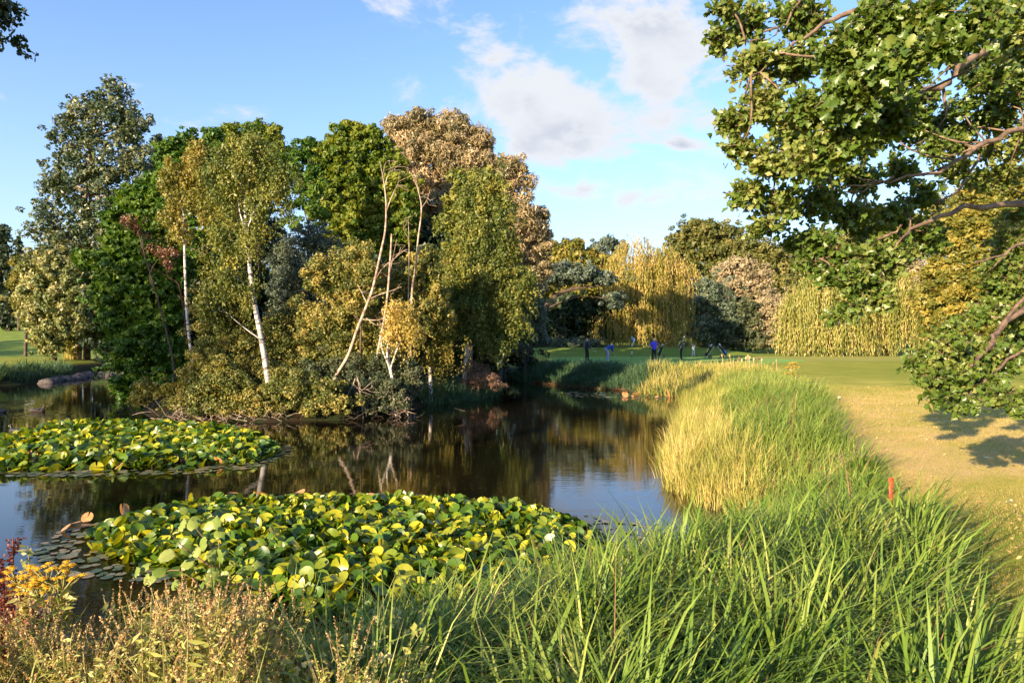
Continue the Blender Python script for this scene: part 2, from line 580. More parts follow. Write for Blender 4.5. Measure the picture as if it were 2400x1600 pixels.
def turf(name, c1, c2, stripe=None):
    m = bpy.data.materials.new(name); m.use_nodes = True
    t = NT(m.node_tree); b = m.node_tree.nodes['Principled BSDF']
    tc = t.node('ShaderNodeTexCoord'); o = tc.outputs['Object']
    f = t.ss(t.noise(o, .35, 4, .6), .35, .65)
    if stripe:
        wv = t.node('ShaderNodeTexWave', bands_direction='Y'); wv.inputs['Scale'].default_value = stripe
        wv.inputs['Distortion'].default_value = .6; t.l.new(o, wv.inputs[0])
        f = t.math('ADD', t.math('MULTIPLY', f, .5), t.math('MULTIPLY', wv.outputs[1], .5))
    t.l.new(t.mix(f, (*c1, 1), (*c2, 1)), b.inputs['Base Color'])
    b.inputs['Roughness'].default_value = .9; b.inputs['Specular IOR Level'].default_value = .1
    bn = t.node('ShaderNodeBump'); bn.inputs['Strength'].default_value = .8; bn.inputs['Distance'].default_value = .03
    t.l.new(t.noise(o, 30, 4, .8), bn.inputs['Height']); t.l.new(bn.outputs[0], b.inputs['Normal'])
    return m


sheet('putting_green', 13.0, 56.5, 10.5, 9.6, .012, turf('green_turf', (.20, .33, .07), (.27, .41, .09), .12), .03, 1)
sheet('fairway', 31, 60, 16, 6.5, .010, turf('fairway_turf', (.26, .27, .055), (.38, .34, .09), .09), .05, 2)


def build_water():
    m = bpy.data.materials.new('pond_water'); m.use_nodes = True
    t = NT(m.node_tree); b = m.node_tree.nodes['Principled BSDF']
    tc = t.node('ShaderNodeTexCoord'); o = tc.outputs['Object']
    murk = t.ss(t.noise(o, .5, 3, .5), .3, .7)
    t.l.new(t.mix(murk, (.005, .004, .002, 1), (.010, .007, .003, 1)), b.inputs['Base Color'])
    b.inputs['Roughness'].default_value = .025
    b.inputs['IOR'].default_value = 1.46
    mp = t.node('ShaderNodeMapping'); mp.inputs['Scale'].default_value = (1.0, 2.6, 1)
    t.l.new(o, mp.inputs[0])
    rip = t.noise(mp.outputs[0], 3.6, 4, .55, .3)
    slow = t.noise(mp.outputs[0], .8, 2, .5)
    calm = t.ss(t.noise(o, .12, 3, .5), .35, .65)
    hgt = t.math('ADD', t.math('MULTIPLY', rip, t.math('ADD', .25, t.math('MULTIPLY', calm, .75))), t.math('MULTIPLY', slow, 1.2))
    # rings spreading from the swimming ducks
    sep = t.node('ShaderNodeSeparateXYZ'); t.l.new(o, sep.inputs[0])
    for (cx, cy, r) in DUCK_RIPPLES:
        dx = t.math('SUBTRACT', sep.outputs[0], cx); dy = t.math('SUBTRACT', sep.outputs[1], cy)
        dd = t.math('SQRT', t.math('ADD', t.math('MULTIPLY', dx, dx), t.math('MULTIPLY', dy, dy)))
        fall = t.math('SUBTRACT', 1.0, t.ss(dd, r * .4, r))
        wv = t.math('SINE', t.math('MULTIPLY', dd, 17.0))
        hgt = t.math('ADD', hgt, t.math('MULTIPLY', t.math('MULTIPLY', wv, fall), 1.8))
    bn = t.node('ShaderNodeBump'); bn.inputs['Strength'].default_value = .075; bn.inputs['Distance'].default_value = .02
    t.l.new(hgt, bn.inputs['Height']); t.l.new(bn.outputs[0], b.inputs['Normal'])
    V = np.array([(-72, 2, 0), (14, 2, 0), (14, 64, 0), (-72, 64, 0)], float)
    tag(add('pond_water', mesh_np('pond_water', V, np.array([(0, 1, 2, 3)]), m)), kind='structure')


DUCK_RIPPLES = [(-22.0, 28.0, 3.4), (-17.5, 25.2, 1.6), (-25.6, 27.5, 2.0), (-21, 22.9, 2.4), (-26.5, 33, 2.5)]
build_water()

# ------------------------------------------------------------------ trees


GROW = 1.2


def crown_leaves(G, D, blobs, n, size, clump=.5, aspect=.55, cull=.45, inner=.18, hang=0.0, flat=.75, seed=None, sizevar=.35, outw=.7):
    """leaves in clumps on and inside ellipsoids given as (px, py, rx, ry[, depth offset]) seen at depth D"""
    gr = GROW if D < 63 and D > 20 else 1.08
    blobs = [(b[0], b[1], b[2] * gr, b[3] * gr) + tuple(b[4:]) for b in blobs]
    size = size * (1.33 if D > 30 else 1.17)
    n = int(n * .98)
    area = np.array([b[2] * b[3] for b in blobs], float)
    cnt = (area / area.sum() * n).astype(int)
    for b, m in zip(blobs, cnt):
        dd = b[4] if len(b) > 4 else 0.0
        De = D + dd
        c = P(b[0], b[1], De); rx = b[2] / F * De; rz = b[3] / F * De; ry = max(.6 * rx, .55 * rz, .5)
        rad = np.array([rx, ry, rz])
        nc = max(4, int(3.2 * (rx * rz + rx * ry + ry * rz) / (clump * clump) / 3))
        u = rand_unit(nc); u[:, 1] = np.where((u[:, 1] > .2) & (RNG.random(nc) > cull), -u[:, 1], u[:, 1])
        far_out = RNG.random(nc) < .24
        cc = c + u * rad * np.where(far_out, RNG.uniform(1.0, 1.42, nc), RNG.uniform(.55, 1.0, nc))[:, None]
        cr = clump * np.where(far_out, RNG.uniform(.35, .75, nc), RNG.uniform(.5, 1.3, nc))
        wgt = cr ** 2; wgt /= wgt.sum()
        k = RNG.choice(nc, m, p=wgt)
        w = rand_unit(m)
        rr = RNG.uniform(.35, 1.0, (m, 1)) ** .6
        off = w * rr * cr[k][:, None]; off[:, 2] *= flat
        if hang: off[:, 2] -= hang * RNG.random(m) ** 1.5 * cr[k] * 2.2
        Pc = cc[k] + off
        ni = int(m * inner)
        Pc[:ni] = c + rand_unit(ni) * rad * (RNG.random((ni, 1)) ** .45) * .8
        nrm = unit(u[k] * .35 + w * outw * .7 + RNG.normal(size=(m, 3)) * .55 + [0, 0, .15])
        ax = RNG.normal(size=(m, 3)); ax[:, 2] -= .5 + hang * 2.0
        ax = unit(ax)
        s = size * (1 + RNG.uniform(-sizevar, sizevar, m)); s[:ni] *= 1.7
        if D > 27.4:
            V, q = leaf_tris(Pc, nrm, ax, s * 1.15, s * aspect * 1.25)
        else:
            V, q = leaf_cards(Pc, nrm, ax, s, s * aspect)
        # one random tint per clump with a little scatter per leaf
        base = RNG.random(nc)
        G.put(V, rnd=np.clip((base[k] - .5) * .85 + .5 + (RNG.random(m) - .5) * .5, 0, 1), **({'tris': q} if D > 27.4 else {'quads': q}))


def limbs_to(G, trunk, blobs, D, r, k=9, sides=5):
    """boughs from points on the trunk out to the leaf masses"""
    tr = [np.asarray(t_) for t_ in trunk]
    bl = sorted(blobs, key=lambda b: -b[2] * b[3])[:k]
    for b in bl:
        c = P(b[0], b[1], D + (b[4] if len(b) > 4 else 0))
        below = [t_ for t_ in tr if t_[2] < c[2] - .3] or [tr[0]]
        a = min(below, key=lambda t_: np.linalg.norm(t_ - c) + abs((c[2] - t_[2]) - 1.5))
        mid = (a + c) / 2 + RNG.normal(size=3) * .12 * np.linalg.norm(c - a); mid[2] += .1 * np.linalg.norm(c - a)
        G.tube(smoothpath([a, mid, c], 3), np.linspace(r, r * .25, 7), sides)
        for _ in range(3):
            e = c + rand_unit(1)[0] * np.array([b[2], b[2] * .6, b[3]]) / F * D * .85
            G.tube([mid * .4 + c * .6, (c + e) / 2 + RNG.normal(size=3) * .1, e], [r * .35, r * .22, r * .08], 4)


def tree(name, label, cat, D, trunk, blobs, n, size, mat, bark='bark_brown', group=None, limbs=9, lr=.09, crown='crown',
         parts=None, ground=None, **kw):
    """trunk: [(px, py, radius m[, depth offset])...] from the foot upward"""
    tp = [P(t_[0], t_[1], D + (t_[3] if len(t_) > 3 else 0)) for t_ in trunk]
    rad = [t_[2] for t_ in trunk]
    foot = tp[0].copy()
    gz = h1(foot[0], foot[1])
    foot[2] = max(gz, 0) - .05
    tp[0][2] = foot[2]
    root = thing(name, label, cat, foot, group=group)
    G = Geo()
    sp = smoothpath(tp, 4)
    rr = np.interp(np.linspace(0, len(tp) - 1, len(sp)), range(len(tp)), rad)
    rr = rr * (1 + RNG.uniform(-.06, .06, len(rr)))
    G.tube(sp, rr, 9)
    add('trunk', G.mesh('trunk', bark, foot, True), root)
    if limbs:
        Lg = Geo(); limbs_to(Lg, sp[2:], blobs, D, lr, limbs)
        add('limbs', Lg.mesh('limbs', bark, foot, True), root)
    if blobs:
        C = Geo(); crown_leaves(C, D, blobs, n, size, **kw)
        add(crown, C.mesh(crown, mat, foot), root)
    return root, foot


# ---- the wooded island
tree('poplar', 'tall grey-green poplar at the far left, highest tree in view', 'tree', 58,
     [(182, 850, .34), (184, 700, .3), (192, 560, .25), (204, 420, .19), (222, 300, .12), (236, 225, .05)],
     [(262, 228, 42, 36), (198, 262, 48, 44), (312, 290, 42, 44), (250, 290, 55, 44), (160, 330, 42, 50), (235, 372, 75, 55), (322, 362, 38, 55),
      (128, 425, 38, 40), (175, 440, 60, 50), (255, 455, 65, 70), (318, 450, 42, 50), (118, 500, 45, 25), (110, 545, 48, 28), (175, 550, 58, 55), (235, 560, 60, 60),
      (115, 600, 40, 25), (165, 640, 60, 55), (230, 650, 60, 60), (300, 540, 45, 60)],
     34000, .19, 'leaf_poplar', 'bark_pale', limbs=16, lr=.13, clump=.62, inner=.10, seed=1)
tree('conifer', 'dark narrow conifer standing between the tall poplar and green treetops', 'tree', 64,
     [(372, 850, .3), (372, 600, .2), (374, 312, .04)],
     [(374, 345, 14, 34), (370, 400, 26, 40), (362, 460, 36, 50), (350, 540, 55, 60), (345, 620, 60, 60), (340, 720, 60, 80)],
     15000, .22, 'leaf_dark', limbs=0, clump=.5, inner=.35, hang=.3)
tree('whitebeam', 'pale rounded whitebeam leaning over the sunny fairway edge', 'tree', 55,
     [(128, 836, .2), (126, 800, .17), (135, 740, .13), (128, 660, .06)],
     [(110, 628, 48, 38), (80, 680, 42, 42), (150, 650, 50, 45), (130, 700, 70, 55), (85, 735, 32, 36), (120, 765, 58, 36), (112, 805, 38, 22), (175, 745, 45, 42), (165, 700, 50, 45)],
     24000, .17, 'leaf_whitebeam', limbs=8, clump=.45, aspect=.7)
tree('golden_maple', 'small orange-tinged tree behind the pale whitebeam', 'tree', 66,
     [(60, 830, .16), (62, 720, .12), (66, 640, .05)],
     [(62, 612, 28, 20), (98, 600, 34, 22), (60, 655, 34, 30), (45, 700, 22, 24)], 6000, .2, 'leaf_autumn', limbs=4, clump=.5)
tree('yew', 'yellow-green yew with bare reddish trunk beside the whitebeam', 'tree', 58,
     [(204, 840, .28), (205, 780, .24), (212, 700, .16)],
     [(168, 775, 22, 42), (172, 712, 38, 30), (162, 815, 18, 14), (188, 690, 36, 36), (215, 655, 50, 42), (262, 690, 44, 46), (175, 745, 30, 40)],
     16000, .15, 'leaf_yellowgreen', 'bark_red', limbs=5, clump=.4, hang=.2)
tree('small_birch', 'small olive birch with pale forked foot on the left bank', 'birch tree', 57.5,
     [(252, 856, .15), (256, 820, .12), (258, 775, .10), (262, 680, .05)],
     [(240, 745, 34, 56), (262, 800, 22, 30), (226, 800, 16, 30), (270, 735, 26, 40), (250, 640, 40, 40)], 11000, .13, 'leaf_birch', 'bark_birch', limbs=3, clump=.4, hang=.6)

tree('hornbeam', 'broad deep-green hornbeam drooping to the water at the island left end', 'tree', 31,
     [(372, 905, .16), (366, 800, .13), (352, 640, .1), (350, 520, .05)],
     [(300, 482, 38, 32), (352, 452, 40, 34), (275, 520, 32, 30), (330, 520, 55, 40), (386, 500, 40, 50), (290, 575, 45, 34), (352, 590, 60, 44), (205, 606, 42, 16), (245, 625, 42, 24),
      (310, 640, 70, 36), (400, 640, 46, 60), (262, 668, 38, 24), (330, 700, 80, 36), (275, 738, 44, 26), (370, 750, 76, 42), (290, 780, 44, 26), (345, 815, 86, 32), (300, 850, 50, 24), (400, 830, 44, 46), (330, 895, 58, 24), (400, 890, 40, 24), (300, 925, 22, 14)],
     52000, .115, 'leaf_green', limbs=14, lr=.06, clump=.30, inner=.22, flat=.45, aspect=.7)
tree('ash_tree', 'bright green ash rising above the hornbeam and white birch trunk', 'tree', 36,
     [(420, 905, .17), (428, 700, .14), (434, 500, .09), (440, 360, .04)],
     [(442, 330, 30, 26), (410, 352, 32, 30), (398, 395, 34, 34), (460, 365, 36, 34), (430, 410, 50, 40), (380, 430, 30, 34), (450, 480, 50, 50), (500, 335, 26, 22), (480, 410, 34, 40), (420, 560, 40, 46), (455, 610, 40, 60)],
     26000, .12, 'leaf_green', limbs=8, lr=.06, clump=.36, flat=.6, aspect=.65)
tree('field_maple', 'green maple top poking up behind the two leftmost birches', 'tree', 41,
     [(600, 880, .2), (605, 600, .15), (615, 380, .06)],
     [(552, 318, 34, 26), (618, 308, 44, 24), (655, 345, 22, 26), (590, 350, 50, 34), (540, 370, 36, 40), (640, 400, 40, 50), (600, 440, 50, 60), (680, 380, 16, 20)],
     15000, .14, 'leaf_lime', limbs=8, clump=.42)
tree('oak', 'bushy green oak crown at the middle of the island', 'tree', 38,
     [(800, 905, .26), (806, 700, .2), (812, 520, .14), (825, 360, .06)],
     [(818, 308, 34, 24), (862, 318, 36, 26), (790, 345, 40, 34), (752, 360, 34, 30), (850, 368, 56, 44), (915, 372, 36, 40), (800, 420, 60, 44), (880, 440, 60, 52), (935, 440, 34, 50), (740, 410, 26, 34), (770, 480, 46, 40), (840, 520, 60, 50), (920, 530, 50, 56), (800, 560, 50, 40), (880, 610, 60, 56), (960, 500, 28, 60)],
     46000, .125, 'leaf_lime', limbs=12, lr=.08, clump=.36, flat=.6, aspect=.7)
tree('alder', 'thin sparse alder letting the sky through, left of the island oak', 'tree', 34,
     [(716, 900, .09), (720, 700, .075), (722, 560, .055), (726, 440, .03), (722, 340, .015)],
     [(724, 340, 14, 26), (704, 400, 30, 34), (735, 430, 24, 40), (690, 460, 26, 28), (700, 355, 16, 24), (745, 500, 22, 24), (690, 520, 20, 16)],
     5200, .12, 'leaf_green', limbs=7, lr=.035, clump=.28, inner=.02)
tree('white_willow', 'huge pinkish-silver willow dome behind the island', 'willow tree', 45,
     [(1050, 880, .5), (1052, 700, .42), (1060, 560, .34), (1068, 440, .2), (1070, 340, .07)],
     [(935, 300, 42, 26), (980, 288, 46, 26), (1046, 288, 50, 26), (975, 330, 62, 36), (1070, 330, 66, 44), (1120, 345, 40, 36), (1020, 380, 86, 50), (1125, 400, 62, 50), (1170, 392, 38, 36), (1215, 420, 30, 40), (985, 430, 50, 40), (1070, 450, 86, 52), (1160, 462, 60, 52), (1228, 480, 20, 46), (1020, 500, 56, 36), (1190, 530, 56, 44), (1130, 550, 60, 46)],
     62000, .20, 'leaf_pale_willow', limbs=16, lr=.16, clump=.52, aspect=.26, inner=.16, hang=.25)
tree('young_white_willow', 'lower pinkish willow stepping down right of the great willow dome', 'willow tree', 46,
     [(1235, 880, .22), (1232, 720, .18), (1236, 560, .06)],
     [(1262, 512, 30, 22), (1220, 530, 34, 26), (1262, 552, 34, 26), (1215, 580, 50, 34), (1265, 600, 26, 34), (1190, 620, 50, 40), (1250, 650, 40, 44)],
     19000, .19, 'leaf_pale_willow', limbs=7, lr=.09, clump=.5, aspect=.3)


def hanging_sprays(G, D, spots, n, leaf, spread=.5, aspect=.5):
    """weeping birch shoots: (px, py, length in px) each a curtain of fine hanging leaves"""
    for (px, py, ln) in spots:
        c = P(px, py, D)
        for _ in range(n):
            s = c + RNG.normal(size=3) * [spread * .5, spread * .6, .25]
            L = ln / F * D * RNG.uniform(.5, 1.1)
            k = int(L / leaf * 1.6) + 3
            t_ = np.sort(RNG.random(k))[:, None]
            sway = RNG.normal(size=3) * [.18, .18, 0]
            Pc = s + sway * t_ ** 2 + np.array([0, 0, -1.0]) * L * t_ + RNG.normal(size=(k, 3)) * leaf * .45
            V, q = leaf_cards(Pc, rand_unit(k), unit(RNG.normal(size=(k, 3)) * .5 + [0, 0, -1]), leaf, leaf * aspect)
            G.put(V, quads=q, rnd=np.clip(RNG.random() * .4 + RNG.random(k) * .6, 0, 1))


def birch(label, D, trunk, blobs, n, sprays, mat='leaf_birch', size=.085, bark='bark_birch', nspray=9, **kw):
    r, foot = tree('birch', label, 'birch tree', D, trunk, blobs, n, size, mat, bark, group='white-trunked birches on the island',
                   limbs=kw.pop('limbs', 7), lr=.035, hang=.7, clump=kw.pop('clump', .34), **kw)
    if sprays:
        G = Geo(); hanging_sprays(G, D, sprays, nspray, size * 1.05)
        add('hanging_shoots', G.mesh('hanging_shoots', mat, foot), r)
    return r


birch('slender birch with straight white trunk in front of the hornbeam', 28.5,
      [(466, 898, .075), (452, 850, .07), (441, 770, .06), (436, 690, .055), (433, 600, .05), (432, 520, .045), (430, 450, .035), (444, 385, .015)],
      [(448, 372, 26, 24), (470, 345, 20, 18), (420, 405, 34, 26), (458, 430, 30, 34), (408, 450, 28, 28), (478, 480, 24, 40), (415, 520, 24, 40)],
      8500, [(470, 560, 90), (500, 620, 80), (395, 540, 70)], 'leaf_yellowgreen')
birch('tall birch with olive weeping crown and leaning white trunk', 26.5,
      [(634, 905, .115), (622, 850, .11), (610, 780, .10), (598, 720, .09), (590, 670, .085), (583, 600, .075), (576, 530, .065), (574, 460, .05), (565, 390, .025)],
      [(560, 345, 50, 26), (600, 350, 50, 30), (520, 385, 44, 36), (575, 405, 62, 42), (640, 400, 40, 40), (510, 440, 30, 44), (560, 470, 46, 44), (630, 465, 48, 44), (665, 440, 22, 50), (590, 545, 40, 40), (520, 560, 26, 40), (540, 640, 34, 60), (585, 690, 24, 40), (505, 710, 30, 50)],
      25000, [(520, 500, 130), (500, 560, 150), (545, 590, 150), (600, 560, 120), (640, 500, 110), (585, 640, 110), (515, 640, 150), (490, 700, 110)], 'leaf_birch', limbs=12)
birch('birch on the island tip with bent white stem among olive foliage', 31.5,
      [(1086, 878, .10), (1092, 830, .095), (1098, 770, .09), (1108, 705, .08), (1118, 640, .07), (1124, 570, .06), (1134, 490, .045), (1148, 410, .02)],
      [(1146, 425, 40, 36), (1120, 470, 40, 36), (1165, 480, 36, 40), (1110, 540, 50, 44), (1165, 560, 50, 50), (1085, 600, 50, 46), (1150, 640, 66, 50), (1215, 655, 40, 36), (1080, 670, 56, 50), (1190, 700, 56, 50), (1120, 730, 66, 46), (1205, 760, 34, 36), (1060, 740, 50, 44), (1150, 790, 50, 30)],
      44000, [(1050, 720, 170), (1035, 790, 120), (1075, 760, 120), (1130, 760, 90), (1190, 740, 80), (1215, 720, 90), (1050, 640, 130), (1010, 760, 90)], 'leaf_birch', limbs=12)
birch('small birch with drooping golden leaves over the dark water', 24.9,
      [(930, 945, .06), (918, 880, .055), (908, 830, .05), (920, 770, .04), (945, 720, .02)],
      [(940, 735, 32, 32), (962, 770, 26, 30), (925, 770, 30, 26)],
      2600, [(930, 700, 100), (960, 720, 110), (945, 760, 90), (975, 770, 80), (915, 720, 60), (738, 705, 50), (760, 720, 50)], 'leaf_gold', size=.09, nspray=14, limbs=3)
birch('green weeping birch trailing its leaves to the water', 29.0,
      [(1010, 900, .08), (1006, 830, .07), (990, 740, .05), (985, 680, .02)],
      [(985, 700, 50, 36), (1020, 740, 50, 40), (960, 760, 44, 40), (1010, 800, 44, 36)],
      13000, [(1020, 790, 150), (1035, 820, 120), (990, 780, 110), (1050, 800, 90), (1075, 790, 80), (965, 780, 80)], 'leaf_yellowgreen', nspray=12, limbs=4)


def snag(label, D, paths, group='bare dead birches on the island', bark='bark_pale', name='dead_birch'):
    """a leafless tree: first path is the trunk, the others are boughs; points are (px, py, radius[, depth offset])"""
    first = paths[0][0]
    f = P(first[0], first[1], D); f[2] = max(h1(f[0], f[1]), 0) - .05
    r = thing(name, label, 'dead tree', f, group=group)
    for i, pth in enumerate(paths):
        pts = [P(p[0], p[1], D + (p[3] if len(p) > 3 else 0)) for p in pth]
        if i == 0: pts[0][2] = min(pts[0][2], f[2])
        sp = smoothpath(pts, 4)
        rr = np.interp(np.linspace(0, len(pts) - 1, len(sp)), range(len(pts)), [p[2] * .62 for p in pth])
        G = Geo(); G.tube(sp, rr, 7)
        if i > 0:
            for _ in range(4):
                k = RNG.integers(len(sp) // 2, len(sp))
                e = sp[k] + rand_unit(1)[0] * [.5, .4, .4]
                G.tube([sp[k], (sp[k] + e) / 2 + RNG.normal(size=3) * .06, e], [.011, .008, .004], 4)
        nm = 'trunk' if i == 0 else 'branch'
        add(nm, G.mesh(nm, bark, f, True), r)
    return r


snag('leaning dead birch with pinkish trunk and bare forked top', 25.2,
     [[(752, 960, .10), (788, 880, .10), (815, 835, .095), (838, 770, .09), (858, 720, .085), (874, 675, .08), (893, 590, .07), (903, 540, .06), (905, 480, .05), (900, 430, .035), (890, 378, .012)],
      [(904, 500, .04), (918, 462, .03), (935, 425, .012)], [(900, 440, .03), (915, 400, .02), (940, 385, .01)], [(897, 410, .02), (905, 380, .015), (925, 378, .008)],
      [(868, 700, .04), (890, 690, .03), (915, 682, .025), (942, 672, .01)], [(862, 715, .035), (850, 690, .025), (840, 672, .01)],
      [(850, 748, .035), (880, 750, .028), (905, 742, .02), (925, 715, .01)], [(880, 655, .03), (900, 625, .022), (942, 592, .01)], [(858, 745, .03), (885, 762, .02), (920, 745, .01)]])
snag('snapped pale birch pole just right of the leaning trunk', 26.4,
     [[(868, 940, .085), (885, 830, .08), (905, 720, .075), (914, 620, .065), (918, 548, .055)], [(908, 700, .03), (912, 650, .02), (930, 560, .012)], [(912, 620, .02), (930, 600, .015), (950, 575, .008)]])
snag('curving bare white birch forking high above the olive shrubs', 27.5,
     [[(962, 900, .08), (965, 700, .075), (974, 630, .065), (980, 560, .055), (988, 490, .045), (978, 440, .03), (964, 405, .012)],
      [(986, 490, .03), (1000, 470, .02), (1008, 445, .01)], [(983, 455, .02), (975, 420, .015), (968, 395, .006)]])
snag('thin grey dead stem between the snapped pole and curving birch', 27.2,
     [[(955, 900, .04), (957, 700, .035), (959, 600, .03), (957, 512, .012)], [(958, 560, .015), (945, 535, .01), (950, 512, .005)]])
snag('reddish bare sapling leaning left across the hornbeam', 28.8,
     [[(448, 780, .035), (425, 690, .03), (395, 650, .028), (350, 620, .02), (318, 560, .008)], [(395, 650, .02), (378, 600, .014), (360, 560, .006)]], bark='bark_red', name='bare_sapling')

# ---- willow scrub filling the island
SC = 'willow scrub growing over the island'


def shrub(label, D, foot, blobs, n, size, mat, clump=.3, group=SC, name='willow_shrub', bark='bark_brown', **kw):
    return tree(name, label, 'shrub', D, [(foot[0], foot[1], .06), (foot[0] + 3, foot[1] - 40, .045), (blobs[0][0], blobs[0][1], .02)],
                blobs, n, size, mat, bark, group, limbs=kw.pop('limbs', 6), lr=.03, clump=clump, crown='foliage', **kw)[0]


shrub('grey-green willow scrub below the sky gap in the island trees', 29.5, (700, 930),
      [(700, 590, 44, 40), (745, 560, 40, 40), (780, 600, 44, 40), (690, 650, 56, 44), (760, 660, 60, 50), (660, 700, 30, 60), (720, 730, 76, 50), (665, 780, 34, 50)],
      26000, .085, 'leaf_blue_willow', aspect=.4)
shrub('brown-green willow scrub at the heart of the island', 27.6, (790, 950),
      [(740, 760, 76, 56), (820, 760, 60, 56), (690, 830, 56, 46), (760, 830, 66, 50), (830, 840, 60, 50), (890, 800, 46, 56), (650, 820, 30, 50)],
      30000, .08, 'leaf_sallow', aspect=.5)
shrub('sunlit tan willow bush behind the leaning dead birch', 26.6, (840, 940),
      [(850, 590, 30, 26), (815, 620, 38, 30), (862, 640, 44, 34), (790, 660, 46, 34), (840, 690, 50, 34), (750, 620, 26, 22), (740, 660, 34, 30)],
      14000, .085, 'leaf_sallow', aspect=.5)
shrub('olive willow scrub around the snapped birch poles', 28.2, (960, 930),
      [(935, 650, 46, 36), (985, 640, 44, 32), (1020, 670, 30, 34), (920, 710, 50, 40), (1000, 720, 50, 40), (950, 770, 50, 40), (1000, 610, 34, 30)],
      20000, .085, 'leaf_sallow', aspect=.45)
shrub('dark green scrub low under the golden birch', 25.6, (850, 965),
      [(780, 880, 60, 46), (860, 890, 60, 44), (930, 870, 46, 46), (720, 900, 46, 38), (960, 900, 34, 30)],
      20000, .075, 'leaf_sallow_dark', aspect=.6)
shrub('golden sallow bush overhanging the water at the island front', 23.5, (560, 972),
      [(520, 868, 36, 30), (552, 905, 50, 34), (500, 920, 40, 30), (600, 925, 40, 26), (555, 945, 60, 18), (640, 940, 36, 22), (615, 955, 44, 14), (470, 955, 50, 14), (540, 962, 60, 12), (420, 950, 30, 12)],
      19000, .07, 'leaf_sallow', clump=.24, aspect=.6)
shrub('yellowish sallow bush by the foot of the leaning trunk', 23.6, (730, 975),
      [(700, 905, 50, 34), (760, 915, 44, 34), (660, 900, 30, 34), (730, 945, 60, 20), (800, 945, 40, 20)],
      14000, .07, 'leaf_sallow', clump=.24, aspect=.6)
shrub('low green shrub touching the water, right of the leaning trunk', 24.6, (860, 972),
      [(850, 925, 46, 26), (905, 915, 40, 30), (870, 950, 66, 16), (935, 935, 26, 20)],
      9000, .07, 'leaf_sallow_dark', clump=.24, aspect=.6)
shrub('yellow-green sallow under the hornbeam at the water edge', 25.6, (385, 945),
      [(362, 915, 40, 22), (420, 915, 36, 24), (330, 930, 24, 14), (455, 925, 28, 24), (460, 880, 30, 40)],
      8500, .075, 'leaf_yellowgreen', clump=.24, aspect=.6)
shrub('brown leafy scrub left of the tall birch trunk', 27.2, (520, 930),
      [(500, 800, 46, 50), (545, 760, 40, 50), (570, 820, 44, 50), (500, 720, 40, 40), (475, 850, 30, 36), (640, 800, 40, 60), (640, 870, 40, 40)],
      20000, .08, 'leaf_sallow', aspect=.5)
shrub('dead rusty-leaved bough caught in the hornbeam', 28.4, (400, 870),
      [(316, 515, 26, 14), (385, 588, 26, 16), (345, 545, 18, 12), (395, 625, 16, 12)], 900, .09, 'leaf_dead', limbs=2, name='dead_bough', inner=0)
shrub('purplish twiggy bush on the island tip above the tussocks', 31.2, (1120, 910),
      [(1120, 872, 36, 18), (1150, 892, 24, 18), (1100, 895, 26, 14)], 5000, .07, 'twig_brown', aspect=.15, limbs=3, name='twiggy_bush')
shrub('blue-grey willow shrub leaning out at the island back corner', 43, (1228, 868),
      [(1232, 690, 34, 30), (1255, 720, 30, 40), (1225, 745, 40, 40), (1250, 790, 30, 30), (1205, 800, 36, 34)],
      11000, .13, 'leaf_blue_willow', clump=.42, aspect=.35)
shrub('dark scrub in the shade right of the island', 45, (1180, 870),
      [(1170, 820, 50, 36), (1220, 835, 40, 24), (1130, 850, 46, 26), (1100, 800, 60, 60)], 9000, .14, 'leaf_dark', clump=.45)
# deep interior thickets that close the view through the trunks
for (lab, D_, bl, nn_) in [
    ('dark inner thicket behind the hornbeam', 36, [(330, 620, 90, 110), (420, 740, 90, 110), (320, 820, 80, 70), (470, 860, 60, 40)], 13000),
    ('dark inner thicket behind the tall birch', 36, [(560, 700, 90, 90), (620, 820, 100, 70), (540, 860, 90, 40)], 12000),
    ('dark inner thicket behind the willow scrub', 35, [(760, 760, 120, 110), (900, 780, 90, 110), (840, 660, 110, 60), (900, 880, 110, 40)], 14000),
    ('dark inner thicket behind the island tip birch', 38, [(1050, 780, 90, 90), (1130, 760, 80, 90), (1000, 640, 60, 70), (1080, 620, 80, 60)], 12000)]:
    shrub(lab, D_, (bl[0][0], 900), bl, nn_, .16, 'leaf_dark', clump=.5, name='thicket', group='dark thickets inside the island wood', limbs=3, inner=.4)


# ---- bleached twigs and fallen boughs at the island's water edge
def twigs(name, label, px, py, D, n, spread, reach, mat='bark_pale', r=.012, lean=(0, 0, .25), group=None):
    c = P(px, py, D); c[2] = .02
    G = Geo()
    for _ in range(n):
        s = c + RNG.normal(size=3) * [spread, .25, .02]; s[2] = RNG.uniform(-.06, .25)
        d = unit((RNG.normal(size=3) * [.8, .4, .35] + lean)[None])[0] * reach * RNG.uniform(.4, 1.1)
        m = s + d * .5 + RNG.normal(size=3) * reach * .10
        e = s + d + [0, 0, -.12 * reach]
        G.tube(smoothpath([s, m, e], 3), np.linspace(r, r * .35, 7), 4, rnd=RNG.random())
        if RNG.random() < .6:
            G.tube([m, m + rand_unit(1)[0] * reach * .35], [r * .5, r * .25], 3, rnd=RNG.random())
    o = add(name, G.mesh(name, mat, c, True), loc=c)
    return tag(o, label, 'branches', group, 'stuff')


